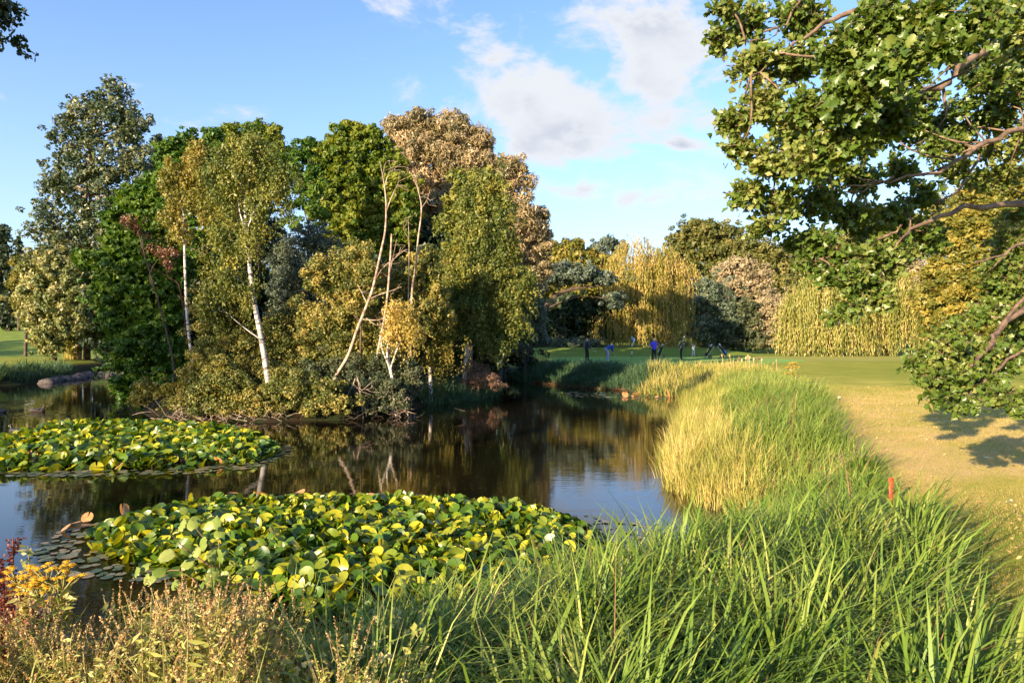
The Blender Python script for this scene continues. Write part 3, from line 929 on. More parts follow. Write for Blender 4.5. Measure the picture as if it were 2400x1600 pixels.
twigs('bleached_twigs', 'bleached twigs trailing in the water under the golden sallow', 490, 978, 23.4, 90, 1.0, .75, group='bare twigs along the island waterline')
twigs('bleached_twigs', 'tangle of pale twigs below the front of the tall birch', 600, 978, 23.2, 70, .8, .6, group='bare twigs along the island waterline')
twigs('bleached_twigs', 'dark twigs hanging over the water under the yellowish sallow', 760, 975, 23.7, 60, 1.6, .6, mat='bark_brown', group='bare twigs along the island waterline')
twigs('bleached_twigs', 'brown twigs at the left foot of the island bushes', 390, 958, 25.6, 60, 1.2, .8, mat='bark_brown', group='bare twigs along the island waterline')
snag('fallen pale branch splayed into the water at the island front corner', 24.2,
     [[(800, 985, .035), (840, 965, .032), (880, 955, .028), (915, 950, .022), (945, 935, .01)],
      [(885, 955, .02), (915, 965, .016), (940, 978, .01), (952, 990, .008)], [(900, 952, .016), (930, 962, .012), (948, 950, .009), (955, 930, .005)],
      [(915, 950, .014), (930, 930, .01), (950, 918, .004)], [(935, 975, .012), (946, 960, .008), (957, 965, .004)], [(870, 957, .014), (885, 935, .01), (905, 925, .005)]],
     group='fallen branches', name='fallen_branch')
snag('twisted pale roots hanging at the leaning birch foot', 24.0,
     [[(852, 860, .03), (838, 885, .028), (826, 905, .022), (812, 930, .014)], [(836, 888, .018), (845, 905, .014), (832, 925, .008)], [(828, 900, .014), (846, 912, .01), (870, 910, .004)]],
     group='fallen branches', name='hanging_root')

# ---- far side: trees behind the green and along the right
BK = 'trees beyond the golf green'
tree('broad_tree', 'yellow-green tree behind the green, right of the island willows', 'tree', 84,
     [(1310, 815, .3), (1312, 700, .24), (1318, 600, .1)],
     [(1290, 580, 34, 22), (1335, 588, 46, 26), (1275, 620, 46, 32), (1340, 630, 62, 36), (1400, 620, 34, 34), (1290, 660, 60, 36), (1370, 680, 60, 36), (1430, 660, 36, 40)],
     17000, .30, 'leaf_yellowgreen', group=BK, limbs=8, clump=.8)
tree('blue_tree', 'blue-grey tree top poking up left of the weeping willow', 'tree', 90,
     [(1425, 815, .25), (1425, 700, .2), (1428, 590, .06)],
     [(1430, 566, 24, 20), (1402, 585, 24, 18), (1448, 590, 18, 30), (1415, 615, 36, 26), (1380, 600, 14, 10)], 4500, .28, 'leaf_blue_willow', group=BK, limbs=6, clump=.6, inner=.08)
tree('arching_tree', 'shaded tree with a dark bough arching right over the green', 'tree', 70,
     [(1215, 860, .35), (1250, 780, .3), (1285, 710, .24), (1325, 682, .2), (1380, 672, .15), (1430, 668, .08)],
     [(1300, 640, 60, 26), (1360, 640, 56, 24), (1410, 655, 40, 20), (1250, 660, 46, 36), (1440, 700, 26, 16), (1240, 720, 34, 36)],
     12000, .22, 'leaf_blue_willow', group=BK, limbs=6, clump=.6, inner=.1)
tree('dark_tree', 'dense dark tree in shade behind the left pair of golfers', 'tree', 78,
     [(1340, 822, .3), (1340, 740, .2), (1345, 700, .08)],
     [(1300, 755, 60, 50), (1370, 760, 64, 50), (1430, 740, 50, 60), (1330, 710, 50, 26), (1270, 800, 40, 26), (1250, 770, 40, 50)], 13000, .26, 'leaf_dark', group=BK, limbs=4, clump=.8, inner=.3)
tree('round_oak', 'large round-headed tree behind the weeping willow', 'tree', 104,
     [(1660, 815, .5), (1662, 700, .4), (1660, 600, .15)],
     [(1650, 535, 62, 24), (1610, 556, 40, 26), (1690, 555, 56, 30), (1640, 580, 70, 36), (1715, 590, 50, 36), (1580, 590, 26, 26), (1600, 630, 50, 40), (1690, 635, 70, 40)],
     24000, .30, 'leaf_park', group=BK, limbs=9, clump=.95, flat=.8)
tree('wide_oak', 'wide park tree right of the round-headed tree', 'tree', 100,
     [(1800, 815, .5), (1800, 700, .4), (1800, 620, .15)],
     [(1755, 585, 46, 30), (1790, 600, 56, 36), (1840, 605, 60, 36), (1770, 640, 60, 40), (1830, 655, 70, 40), (1880, 640, 60, 50), (1800, 700, 60, 50), (1890, 700, 60, 60), (1930, 600, 60, 50)],
     26000, .30, 'leaf_park', group=BK, limbs=9, clump=.95, flat=.8)
tree('tall_park_tree', 'olive park tree seen behind the near oak leaves', 'tree', 98,
     [(2000, 815, .5), (2000, 700, .4), (2000, 600, .15)],
     [(1990, 560, 60, 50), (2050, 540, 60, 50), (2100, 560, 60, 60), (2010, 620, 80, 50), (2100, 630, 70, 50), (2150, 570, 50, 60), (2080, 690, 70, 50)],
     20000, .30, 'leaf_park', group=BK, limbs=9, clump=.95)
tree('pale_tree', 'pale pinkish flowering-looking tree between the willows', 'tree', 86,
     [(1740, 815, .3), (1742, 720, .2), (1742, 650, .08)],
     [(1735, 622, 44, 24), (1700, 640, 34, 24), (1770, 645, 36, 28), (1740, 665, 50, 30), (1785, 690, 40, 26), (1710, 680, 40, 30)],
     11000, .22, 'leaf_pinkish', group=BK, limbs=5, clump=.6)
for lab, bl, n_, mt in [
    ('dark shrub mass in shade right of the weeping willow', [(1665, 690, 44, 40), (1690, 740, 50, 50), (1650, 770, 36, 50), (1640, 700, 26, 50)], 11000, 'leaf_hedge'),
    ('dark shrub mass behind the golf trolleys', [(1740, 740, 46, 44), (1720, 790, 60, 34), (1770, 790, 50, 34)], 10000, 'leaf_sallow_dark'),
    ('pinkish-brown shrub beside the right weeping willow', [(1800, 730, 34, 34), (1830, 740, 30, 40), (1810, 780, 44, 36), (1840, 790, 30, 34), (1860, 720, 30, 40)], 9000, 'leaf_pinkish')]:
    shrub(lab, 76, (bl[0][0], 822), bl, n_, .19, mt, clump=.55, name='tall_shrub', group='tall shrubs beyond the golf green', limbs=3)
shrub('low white-flecked shrub border along the back of the green', 74.5, (1320, 822),
      [(1270, 810, 26, 16), (1310, 806, 34, 18), (1350, 806, 30, 16), (1390, 808, 26, 14), (1240, 815, 24, 16)], 5500, .16, 'leaf_hedge', clump=.35, name='low_shrub', limbs=3, group='low shrubs')
tree('autumn_chestnut', 'orange-tinged chestnut on the right behind the oak branch', 'tree', 62,
     [(2290, 835, .4), (2292, 700, .32), (2300, 560, .14)],
     [(2300, 455, 60, 32), (2350, 440, 56, 30), (2250, 510, 44, 40), (2310, 520, 66, 46), (2380, 500, 50, 50), (2230, 580, 40, 40), (2300, 600, 70, 50), (2380, 600, 50, 60), (2200, 640, 44, 36), (2250, 670, 66, 44), (2330, 690, 70, 50), (2180, 700, 40, 40), (2240, 745, 60, 40), (2330, 760, 70, 40), (2190, 770, 30, 30)],
     38000, .22, 'leaf_autumn', limbs=12, lr=.12, clump=.6, aspect=.6, group=BK)
tree('olive_tree', 'olive tree top behind the orange chestnut', 'tree', 90,
     [(2230, 820, .4), (2230, 600, .3), (2240, 500, .1)],
     [(2210, 480, 50, 30), (2260, 470, 40, 26), (2180, 530, 50, 50), (2240, 540, 60, 50), (2330, 425, 60, 20), (2400, 430, 60, 40)], 11000, .28, 'leaf_park', limbs=5, clump=.8, group=BK)
shrub('pale twiggy shrub between the right willow and the chestnut', 70, (2140, 832),
      [(2150, 670, 40, 26), (2120, 650, 30, 30), (2170, 640, 36, 40)], 5000, .2, 'leaf_pinkish', clump=.5, name='tall_shrub', group='tall shrubs beyond the golf green', limbs=3)


def weeping(name, label, D, trunk, domes, n, mat, seglen=.32):
    """domes: (px, py of top centre, rx px, ry px of dome, drop px) -- shoots start on the dome and fall"""
    tp = [P(*t_[:2], D) for t_ in trunk]; tp[0][2] = h1(tp[0][0], tp[0][1]) - .05
    foot = tp[0]
    r = thing(name, label, 'willow tree', foot, group='weeping willows')
    G = Geo(); G.tube(smoothpath(tp, 4), np.interp(np.linspace(0, len(tp) - 1, len(smoothpath(tp, 4))), range(len(tp)), [t_[2] for t_ in trunk]), 9)
    add('trunk', G.mesh('trunk', 'bark_brown', foot, True), r)
    G = Geo(); Bm = Geo()
    tot = sum(d[2] * (d[3] + d[4]) for d in domes)
    for (px, py, rx, ry, drop) in domes:
        rx = rx * 1.12
        k = int(n * rx * (ry + drop) / tot)
        c = P(px, py + ry, D); Rx, Rz = rx / F * D, ry / F * D; Ry = Rx * .8
        for _ in range(7):
            e = c + rand_unit(1)[0] * [Rx * .8, Ry * .8, Rz * .4] + [0, 0, Rz * .3]
            st = tp[-1]
            Bm.tube(smoothpath([st, (st + e) / 2 + [0, 0, .5], e], 3), [.16, .13, .11, .09, .07, .05, .03], 5)
        # shoots gathered into ropes so that dark gaps open between them
        nb = max(10, int(k / 9))
        ang = RNG.uniform(0, 2 * math.pi, nb); el_ = np.arccos(RNG.uniform(0.02, 1, nb)) ; 
        for a_, e_ in zip(ang, el_):
            if math.sin(a_) > .3 and RNG.random() < .5: a_ = -a_
            st = c + np.array([math.cos(a_) * math.sin(e_) * Rx, math.sin(a_) * math.sin(e_) * Ry, math.cos(e_) * Rz]) * RNG.uniform(.86, 1.1)
            floor_z = c[2] - drop / F * D
            dz0 = st[2] - floor_z
            tone = RNG.random()
            for _ in range(9):
                s = st + RNG.normal(size=3) * [.2, .2, .3]
                L = min(dz0 * RNG.uniform(.3, 1.0), RNG.uniform(2.2, 6.5) if e_ < .9 else 99)
                m = max(4, int(L / seglen * 1.2))
                t_ = np.linspace(0, 1, m)[:, None]
                out = np.array([math.cos(a_), math.sin(a_), 0]) * RNG.uniform(.4, 1.5) + RNG.normal(size=3) * [.25, .25, 0]
                Pc = s + out * np.minimum(t_ * L / 1.2, 1) ** .6 + np.array([0, 0, -1.0]) * L * t_ ** 1.05 + RNG.normal(size=(m, 3)) * .05
                nr = unit(RNG.normal(size=(m, 3)) * [1, 1, .2] + np.array([math.cos(a_), math.sin(a_), 0.1]) * 1.1)
                ax = unit(RNG.normal(size=(m, 3)) * .14 + [0, 0, -1.0])
                V, q = leaf_cards(Pc, nr, ax, seglen * RNG.uniform(1, 1.5, m), RNG.uniform(.06, .11, m))
                G.put(V, quads=q, rnd=np.clip(tone * .75 + RNG.random(m) * .30 - .05, 0, 1))
    add('boughs', Bm.mesh('boughs', 'bark_brown', foot, True), r)
    add('hanging_shoots', G.mesh('hanging_shoots', mat, foot), r)
    return r


weeping('weeping_willow', 'golden-topped weeping willow in tiers behind the flag', 77,
        [(1535, 822, .5), (1532, 740, .42), (1528, 650, .3)],
        [(1495, 556, 40, 50, 96), (1470, 590, 36, 46, 80), (1555, 582, 44, 50, 120), (1522, 600, 40, 40, 100), (1592, 612, 30, 46, 120), (1450, 628, 22, 34, 80), (1515, 650, 46, 44, 116), (1568, 668, 40, 40, 90), (1480, 680, 34, 36, 90),
         (1425, 738, 30, 30, 68), (1512, 728, 44, 34, 76), (1588, 730, 34, 34, 76), (1465, 745, 26, 26, 66)], 2500, 'leaf_weeping')
weeping('weeping_willow', 'wide curtain-like weeping willow in full sun on the right lawn', 68.5,
        [(1960, 833, .5), (1962, 760, .4), (1965, 700, .3)],
[(1925, 642, 46, 56, 136), (1885, 680, 30, 44, 110), (1965, 668, 50, 50, 120), (1905, 728, 44, 40, 74), (1868, 742, 22, 30, 70), (1990, 738, 40, 40, 66)], 2000, 'leaf_weeping_yellow')
weeping('weeping_willow', 'weeping willow half hidden by the oak branch, right of the curtain-like one', 70,
        [(2080, 833, .45), (2080, 760, .36), (2082, 690, .25)],
[(2075, 625, 50, 56, 150), (2125, 668, 32, 46, 110), (2040, 665, 40, 46, 120), (2105, 730, 40, 40, 72)], 1500, 'leaf_weeping_yellow')

# far left
tree('dark_cedar', 'dark spreading tree at the left edge of the picture', 'tree', 112,
     [(5, 770, .4), (5, 690, .3), (5, 560, .1)],
     [(0, 552, 28, 26), (0, 600, 34, 34), (-10, 640, 44, 34), (10, 690, 50, 36), (40, 730, 40, 26), (-40, 690, 60, 70)], 12000, .34, 'leaf_dark', limbs=5, clump=.8, inner=.25, group='trees on the far left')
for (px, top, w_, lab) in [(44, 553, 26, 'pointed spruce showing between the dark tree and poplar'), (22, 640, 24, 'small dark spruce in front of the spreading dark tree')]:
    bl = [(px, top + 8, 4, 10)] + [(px + ((-1) ** k) * 2, top + 22 + 20 * k, w_ * (.25 + .11 * k), 9) for k in range(8)]
    tree('spruce', lab, 'tree', 100, [(px, 770, .2), (px, 690, .15), (px, top + 4, .03)], bl, 5000, .26, 'leaf_dark', limbs=8, clump=.5, inner=.1, flat=.3, hang=.2, group='trees on the far left')


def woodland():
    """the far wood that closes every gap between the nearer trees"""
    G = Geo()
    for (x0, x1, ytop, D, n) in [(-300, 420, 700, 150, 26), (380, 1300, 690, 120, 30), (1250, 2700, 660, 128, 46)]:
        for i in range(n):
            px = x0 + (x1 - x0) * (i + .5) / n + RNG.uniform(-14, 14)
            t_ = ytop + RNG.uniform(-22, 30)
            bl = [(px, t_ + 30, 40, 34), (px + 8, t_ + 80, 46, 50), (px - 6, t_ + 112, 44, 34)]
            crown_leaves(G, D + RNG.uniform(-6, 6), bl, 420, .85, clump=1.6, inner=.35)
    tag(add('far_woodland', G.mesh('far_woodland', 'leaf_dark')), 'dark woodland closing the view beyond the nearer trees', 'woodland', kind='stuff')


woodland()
# tall trees standing outside the frame on the left; some shade the far left fairway, the high-crowned pair is added to dapple the island
for (x, y, hgt, wd, lab) in [(-76, 44, 17, 7, 'tall leafy tree outside the picture beside the far left fairway'), (-92, 40, 19, 7, 'tall leafy tree outside the picture, farther from the pond'),
                             (-47, -14, 19, 4.5, 'high-crowned tree on the near bank farthest from the camera, outside the picture'),
                             (-42, -2, 18, 3.6, 'high-crowned tree on the near bank farthest left, outside the picture')]:
    z = h1(x, y)
    tallc = y < 10
    r = thing('bankside_tree', lab, 'tree', (x, y, z), group='tall trees outside the frame')
    G = Geo(); G.tube([(x, y, z - .1), (x + .3, y, z + hgt * .4), (x, y, z + hgt * .8)], [.4, .3, .08], 8)
    add('trunk', G.mesh('trunk', 'bark_brown', (x, y, z), True), r)
    G = Geo()
    nn_ = 2300 if tallc else 5200
    c = np.array([x, y, z + hgt * (.76 if tallc else .6)]); u = rand_unit(60); cc = c + u * [wd, wd, hgt * (.24 if tallc else .4)] * RNG.uniform(.4, 1, (60, 1))
    k = RNG.integers(0, 60, nn_); Pc = cc[k] + rand_unit(nn_) * RNG.random((nn_, 1)) ** .5 * 1.5
    V, q = leaf_cards(Pc, rand_unit(nn_), rand_unit(nn_), .42, .3)
    G.put(V, quads=q, rnd=RNG.random(nn_))
    add('crown', G.mesh('crown', 'leaf_green', (x, y, z)), r)


# ------------------------------------------------------------------ the near oak on the right
OAK_OUT = np.array([(0, 0), (.10, .10), (.30, .14), (.22, .30), (.46, .40), (.30, .52), (.50, .68), (.28, .76), (.26, .92), (0, 1.0),
                    (-.26, .92), (-.28, .76), (-.50, .68), (-.30, .52), (-.46, .40), (-.22, .30), (-.30, .14), (-.10, .10)])
OAK_MID = np.array([(0, .0), (0, .18), (0, .45), (0, .72), (0, 1.0)])


def oak_leaf_template(curl):
    """lobed leaf folded along its midrib; x across, y along, z up"""
    n = len(OAK_OUT)
    V = [(x * .8, y, -abs(x) * curl + .12 * math.sin(y * 3.0)) for x, y in OAK_OUT] + [(0, .5, .12 * math.sin(1.5))]
    T = [(i, (i + 1) % n, n) for i in range(n)]
    return np.array(V), np.array(T)


def place_template(V, T, pos, ax, nr, size, rnd, G):
    """many copies of a small template"""
    ax = unit(ax)
    nr = unit(nr - ax * np.sum(nr * ax, 1, keepdims=True)); sd = np.cross(ax, nr)
    s = np.asarray(size)[:, None, None]
    M = pos[:, None] + s * (V[None, :, 0:1] * sd[:, None] + V[None, :, 1:2] * ax[:, None] + V[None, :, 2:3] * nr[:, None])
    Fi = (np.arange(len(pos))[:, None, None] * len(V) + T[None]).reshape(-1, T.shape[1])
    kw = {'tris': Fi} if T.shape[1] == 3 else {'quads': Fi}
    G.put(M.reshape(-1, 3), rnd=np.repeat(rnd, len(T)), **kw)


def build_oak():
    D0 = 9.4
    foot = np.array([9.6, 10.6, h1(9.6, 10.6) - .05])
    root = thing('oak', 'large oak reaching in from the right with sunlit lobed leaves', 'oak tree', foot)
    G = Geo(); G.tube(smoothpath([foot, foot + [0, 0, 2.2], foot + [-.2, -.2, 5], foot + [.1, -.3, 9]], 4), np.linspace(.45, .22, 13), 12)
    add('trunk', G.mesh('trunk', 'bark_oak', foot, True), root)
    # boughs: (px, py, depth, radius)
    boughs = [
        [(2720, -60, 10.4, .12), (2500, 30, 9.0, .085), (2400, 78, 8.2, .07), (2330, 110, 7.8, .06), (2262, 150, 7.4, .052), (2215, 195, 7.2, .045), (2160, 215, 7.0, .035), (2080, 245, 6.8, .022), (1980, 300, 6.6, .012)],
        [(2720, 160, 10.4, .12), (2520, 240, 9.2, .07), (2390, 300, 8.6, .05), (2290, 350, 8.2, .038), (2200, 400, 7.8, .028), (2090, 420, 7.6, .018), (1960, 440, 7.4, .01)],
        [(2720, -200, 10.4, .14), (2420, -90, 8.4, .08), (2200, -30, 7.6, .06), (2030, 20, 7.2, .045), (1930, 60, 7.0, .03), (1840, 120, 6.8, .018), (1760, 180, 6.6, .01)],
        [(2720, 420, 10.4, .11), (2500, 470, 9.2, .07), (2300, 480, 8.0, .045), (2180, 520, 7.6, .03), (2110, 560, 7.4, .022), (2050, 640, 7.2, .014), (2020, 700, 7.1, .008)],
        [(2110, 530, 7.5, .018), (2060, 560, 7.4, .015), (1980, 590, 7.3, .011), (1900, 606, 7.2, .006)],
        [(2720, 620, 10.4, .10), (2520, 640, 8.8, .07), (2360, 760, 7.8, .045), (2320, 815, 7.4, .035), (2260, 865, 7.2, .024), (2220, 920, 7.1, .012)],
        [(2400, 700, 8.0, .03), (2330, 790, 7.6, .024), (2260, 800, 7.5, .02), (2200, 825, 7.4, .012), (2130, 850, 7.3, .006)],
        [(2700, 800, 9.8, .07), (2500, 810, 8.4, .045), (2400, 815, 7.6, .028), (2320, 880, 7.3, .018), (2240, 940, 7.2, .008)],
        [(2030, 20, 7.3, .03), (1975, 70, 7.1, .022), (1970, 130, 7.0, .014), (1955, 200, 6.9, .007)],
        [(1880, -30, 7.2, .02), (1855, 30, 7.1, .016), (1800, 90, 7.0, .012), (1740, 100, 6.9, .006)],
        [(2090, 420, 7.6, .016), (2000, 455, 7.5, .012), (1900, 440, 7.4, .01), (1790, 500, 7.2, .006)],
        [(2300, 360, 8.2, .025), (2250, 440, 8.0, .02), (2200, 480, 7.8, .013), (2180, 540, 7.7, .007)],
        [(2215, 200, 7.2, .025), (2210, 270, 7.3, .018), (2160, 340, 7.2, .01), (2100, 380, 7.1, .006)],
        [(2500, 470, 9.2, .05), (2420, 560, 8.8, .035), (2350, 590, 8.5, .02), (2290, 620, 8.3, .012)],
    ]
    BP = []
    for b in boughs:
        pts = smoothpath([P(*q[:3]) for q in b], 4)
        rr = np.interp(np.linspace(0, len(b) - 1, len(pts)), range(len(b)), [q[3] for q in b])
        wob = RNG.normal(size=(len(pts), 3)) * .02; pts = [p + w for p, w in zip(pts, wob)]
        G = Geo(); G.tube(pts, rr * .72, 8)
        add('bough', G.mesh('bough', 'bark_oak', foot, True), root)
        BP += list(pts)
    BP = np.array(BP)
    spots = [(1700, 15, 40, 24, 7.0), (1690, 95, 38, 32, 6.9), (1760, 50, 55, 50, 7.2), (1770, 150, 60, 48, 6.8), (1870, 40, 70, 60, 7.3), (1860, 150, 70, 56, 6.9), (1722, 285, 50, 30, 6.8), (1790, 245, 60, 44, 6.7), (1890, 260, 70, 60, 6.5),
             (1980, 120, 70, 70, 6.2), (2070, 60, 80, 60, 6.0), (2180, 40, 80, 60, 5.8), (2290, 50, 80, 60, 5.8), (2380, 50, 50, 60, 6.2), (1990, 220, 70, 60, 6.0), (2100, 150, 70, 60, 5.6), (2200, 110, 60, 44, 5.6), (2330, 190, 60, 50, 8.4), (2390, 200, 50, 70, 8.8),
             (1730, 350, 44, 34, 6.9), (1800, 380, 64, 46, 6.8), (1895, 370, 70, 56, 6.5), (1990, 330, 70, 56, 6.4), (2085, 270, 60, 50, 6.4), (1750, 455, 50, 34, 7.0), (1830, 480, 60, 44, 7.1), (1920, 470, 60, 46, 7.4), (1790, 530, 50, 26, 7.1),
             (2020, 420, 56, 44, 8.2), (2100, 400, 50, 40, 8.4), (2000, 505, 70, 40, 7.6), (1900, 560, 70, 36, 7.4), (1960, 580, 40, 24, 7.3), (2090, 500, 60, 36, 7.8), (2160, 460, 50, 34, 8.0), (2150, 540, 44, 30, 7.8),
             (2250, 250, 40, 30, 8.6), (2320, 280, 60, 40, 9.0), (2390, 330, 40, 60, 9.0), (2330, 350, 50, 30, 9.2), (2360, 400, 50, 26, 9.0), (2260, 340, 30, 30, 9.0),
             (2030, 600, 70, 36, 7.2), (2090, 610, 40, 36, 7.3), (1990, 650, 50, 34, 7.0), (1945, 640, 36, 22, 7.1), (2050, 660, 40, 28, 7.1), (1995, 715, 34, 22, 7.0), (1960, 738, 26, 12, 7.0), (2120, 590, 36, 26, 7.5),
             (2360, 560, 50, 50, 9.0), (2390, 640, 44, 60, 8.8), (2330, 640, 30, 40, 8.8), (2390, 740, 36, 44, 8.2), (2380, 500, 40, 30, 9.2), (2340, 720, 40, 30, 8.6),
             (2220, 815, 56, 36, 7.3), (2290, 830, 56, 40, 7.5), (2160, 845, 40, 30, 7.2), (2190, 885, 50, 28, 7.0), (2250, 880, 50, 34, 7.2), (2200, 925, 34, 22, 7.0), (2250, 945, 30, 20, 7.0), (2350, 850, 50, 40, 7.6), (2310, 895, 44, 28, 7.3), (2350, 930, 50, 26, 7.0), (2390, 950, 26, 22, 7.0), (2380, 830, 34, 34, 7.6), (2220, 780, 30, 24, 7.4),
             (2060, 300, 80, 60, 8.6), (2180, 300, 70, 60, 9.0), (2150, 230, 70, 50, 8.4), (2280, 130, 70, 50, 8.8), (2120, 100, 80, 60, 8.6), (2380, 130, 60, 60, 9.2), (2000, 180, 70, 60, 8.2), (2240, 400, 50, 40, 8.8), (2310, 420, 60, 34, 9.2),
             (2190, 350, 50, 40, 8.6), (2250, 310, 46, 36, 8.8), (2340, 250, 50, 36, 8.8), (2130, 290, 50, 40, 8.6), (2290, 190, 50, 40, 8.6),
             (1960, 400, 70, 50, 8.2), (1860, 320, 60, 50, 8.0), (2180, 560, 50, 34, 8.0), (2040, 555, 60, 34, 7.8), (1910, 610, 44, 20, 7.3), (2380, 590, 60, 70, 9.4), (2350, 690, 60, 50, 9.0), (2390, 790, 50, 40, 8.6), (2060, 700, 34, 24, 7.1), (2280, 740, 40, 26, 8.4),
             # the crown above the frame and round the trunk
             (1950, -90, 110, 70, 7.6), (2150, -110, 120, 80, 7.0), (2380, -100, 120, 80, 7.6), (2560, 100, 120, 130, 9.4), (2560, 350, 110, 130, 9.8), (2560, 620, 100, 120, 9.6), (2520, 850, 90, 80, 8.6), (1760, -40, 50, 30, 7.4)]
    VT = [oak_leaf_template(c) for c in (.15, .45, -.25, .8)]
    so = np.array([(0, 0), (.34, .22), (.20, .40), (.50, .62), (.16, .82), (0, 1.0), (-.16, .82), (-.50, .62), (-.20, .40), (-.34, .22)])
    VS = [(np.array([(x * .85, y, -abs(x) * c) for x, y in so]), np.array([(0, i, i + 1) for i in range(1, 9)])) for c in (.15, .45, -.25, .8)]
    AP, AA, AN, AS, AR = [], [], [], [], []
    TW = Geo()
    for (px, py, rx, ry, D) in spots:
        c = P(px, py, D); R = np.array([rx / F * D, max(rx, ry) / F * D * .8, ry / F * D])
        off = px > 2420 or py < -30
        nt = int((6 if off else 34) * (rx * ry) / 2400) + 3
        near = BP[np.argmin(np.linalg.norm(BP - c, axis=1))]
        TW.tube(smoothpath([near, (near + c) / 2 + RNG.normal(size=3) * .07, c], 3), np.linspace(.013, .006, 7), 5, rnd=.5)
        for _ in range(nt):
            # a twig ending in a rosette of leaves
            e = c + rand_unit(1)[0] * R * RNG.uniform(.5, 1.05)
            s = c + (e - c) * .25
            m = (s + e) / 2 + RNG.normal(size=3) * .05
            TW.tube([s, m, e], [.006, .0045, .003], 3, rnd=RNG.random())
            k = RNG.integers(9, 15)
            t_ = RNG.random(k) ** .6
            pos = s + (e - s) * t_[:, None] + RNG.normal(size=(k, 3)) * .035
            td = unit((e - s)[None])[0]
            AP.append(pos); AA.append(unit(rand_unit(k) * 1.0 + td * .6 + [0, 0, -.35]))
            AN.append(unit(rand_unit(k) * .8 + [-.25, -.35, .45]))
            AS.append(RNG.uniform(.042, .10, k)); AR.append(np.clip(RNG.normal(.45, .22, k) + RNG.normal(0, .08), 0, 1))
    AP = np.concatenate(AP); AA = np.concatenate(AA); AN = np.concatenate(AN); AS = np.concatenate(AS); AR = np.concatenate(AR)
    add('twigs', TW.mesh('twigs', 'bark_oak', foot, True), root)
    # the 300 leaves that show largest are leaves of their own
    px = 1200 + AP[:, 0] / AP[:, 1] * F; py = HZ - (AP[:, 2] - CAMZ) / AP[:, 1] * F
    vis = (px > 1600) & (px < 2400) & (py > 0) & (py < 1000)
    score = np.where(vis, AS / np.linalg.norm(AP - [0, 0, CAMZ], axis=1), 0)
    # a few leaves hang nearest the lens and look biggest
    order = np.argsort(-score); big = order[:300]; rest = order[300:]
    lm = []
    for Vt, Tt in VT:
        for r_ in (.1, .3, .5, .7, .9):
            lm.append(mesh_np('leaf', Vt, Tt, 'leaf_oak', np.full(len(Tt), r_)))
    for i in big:
        a = unit(AA[i][None])[0]; nr = AN[i] - a * (AN[i] @ a); nr /= np.linalg.norm(nr); sd = np.cross(a, nr)
        M = Matrix(((sd[0], a[0], nr[0], 0), (sd[1], a[1], nr[1], 0), (sd[2], a[2], nr[2], 0), (0, 0, 0, 1)))
        o = bpy.data.objects.new('leaf', lm[RNG.integers(0, 4) * 5 + min(4, int(AR[i] * 5))])
        s = float(AS[i]) * 1.25
        o.matrix_world = Matrix.Translation(Vector(AP[i] - foot)) @ M @ Matrix.Scale(s, 4)
        link(o, root)
    G = Geo()
    k = RNG.integers(0, 4, len(rest))
    for v in range(4):
        ii = rest[k == v]
        place_template(*VS[v], AP[ii], AA[ii], AN[ii], AS[ii], AR[ii], G)
    o = add('leaves', G.mesh('leaves', 'leaf_oak', foot), root); o['kind'] = 'stuff'
    return len(AP)


N_OAK = build_oak()

# leaves hanging into the top left corner from a tree beside the camera
def corner_tree():
    foot = np.array([-11.6, 11.5, h1(-11.6, 3)])
    foot = np.array([-13.5, 3.0, h1(-13.5, 3.0)])
    r = thing('overhanging_tree', 'dark leafy tips of a tree hanging into the top left corner', 'tree', foot)
    G = Geo(); G.tube(smoothpath([foot, foot + [0, .3, 3], foot + [.5, 1, 6], foot + [1.0, 3, 8.5]], 4), np.linspace(.3, .1, 13), 8)
    G.tube(smoothpath([foot + [.5, 1, 6], P(-120, -20, 10), P(-20, 20, 10.5), P(20, 60, 10.6)], 4), np.linspace(.1, .01, 13), 6)
    add('trunk', G.mesh('trunk', 'bark_brown', foot, True), r)
    G = Geo(); crown_leaves(G, 10.5, [(10, 12, 42, 14), (2, 45, 22, 12), (6, 72, 14, 18), (4, 105, 12, 20), (-60, 20, 60, 60), (-90, -60, 110, 60), (-140, 60, 70, 70)], 5200, .075, clump=.14, aspect=.7, inner=.1)
    add('crown', G.mesh('crown', 'leaf_dark', foot), r)


corner_tree()

# ------------------------------------------------------------------ sedges and reeds


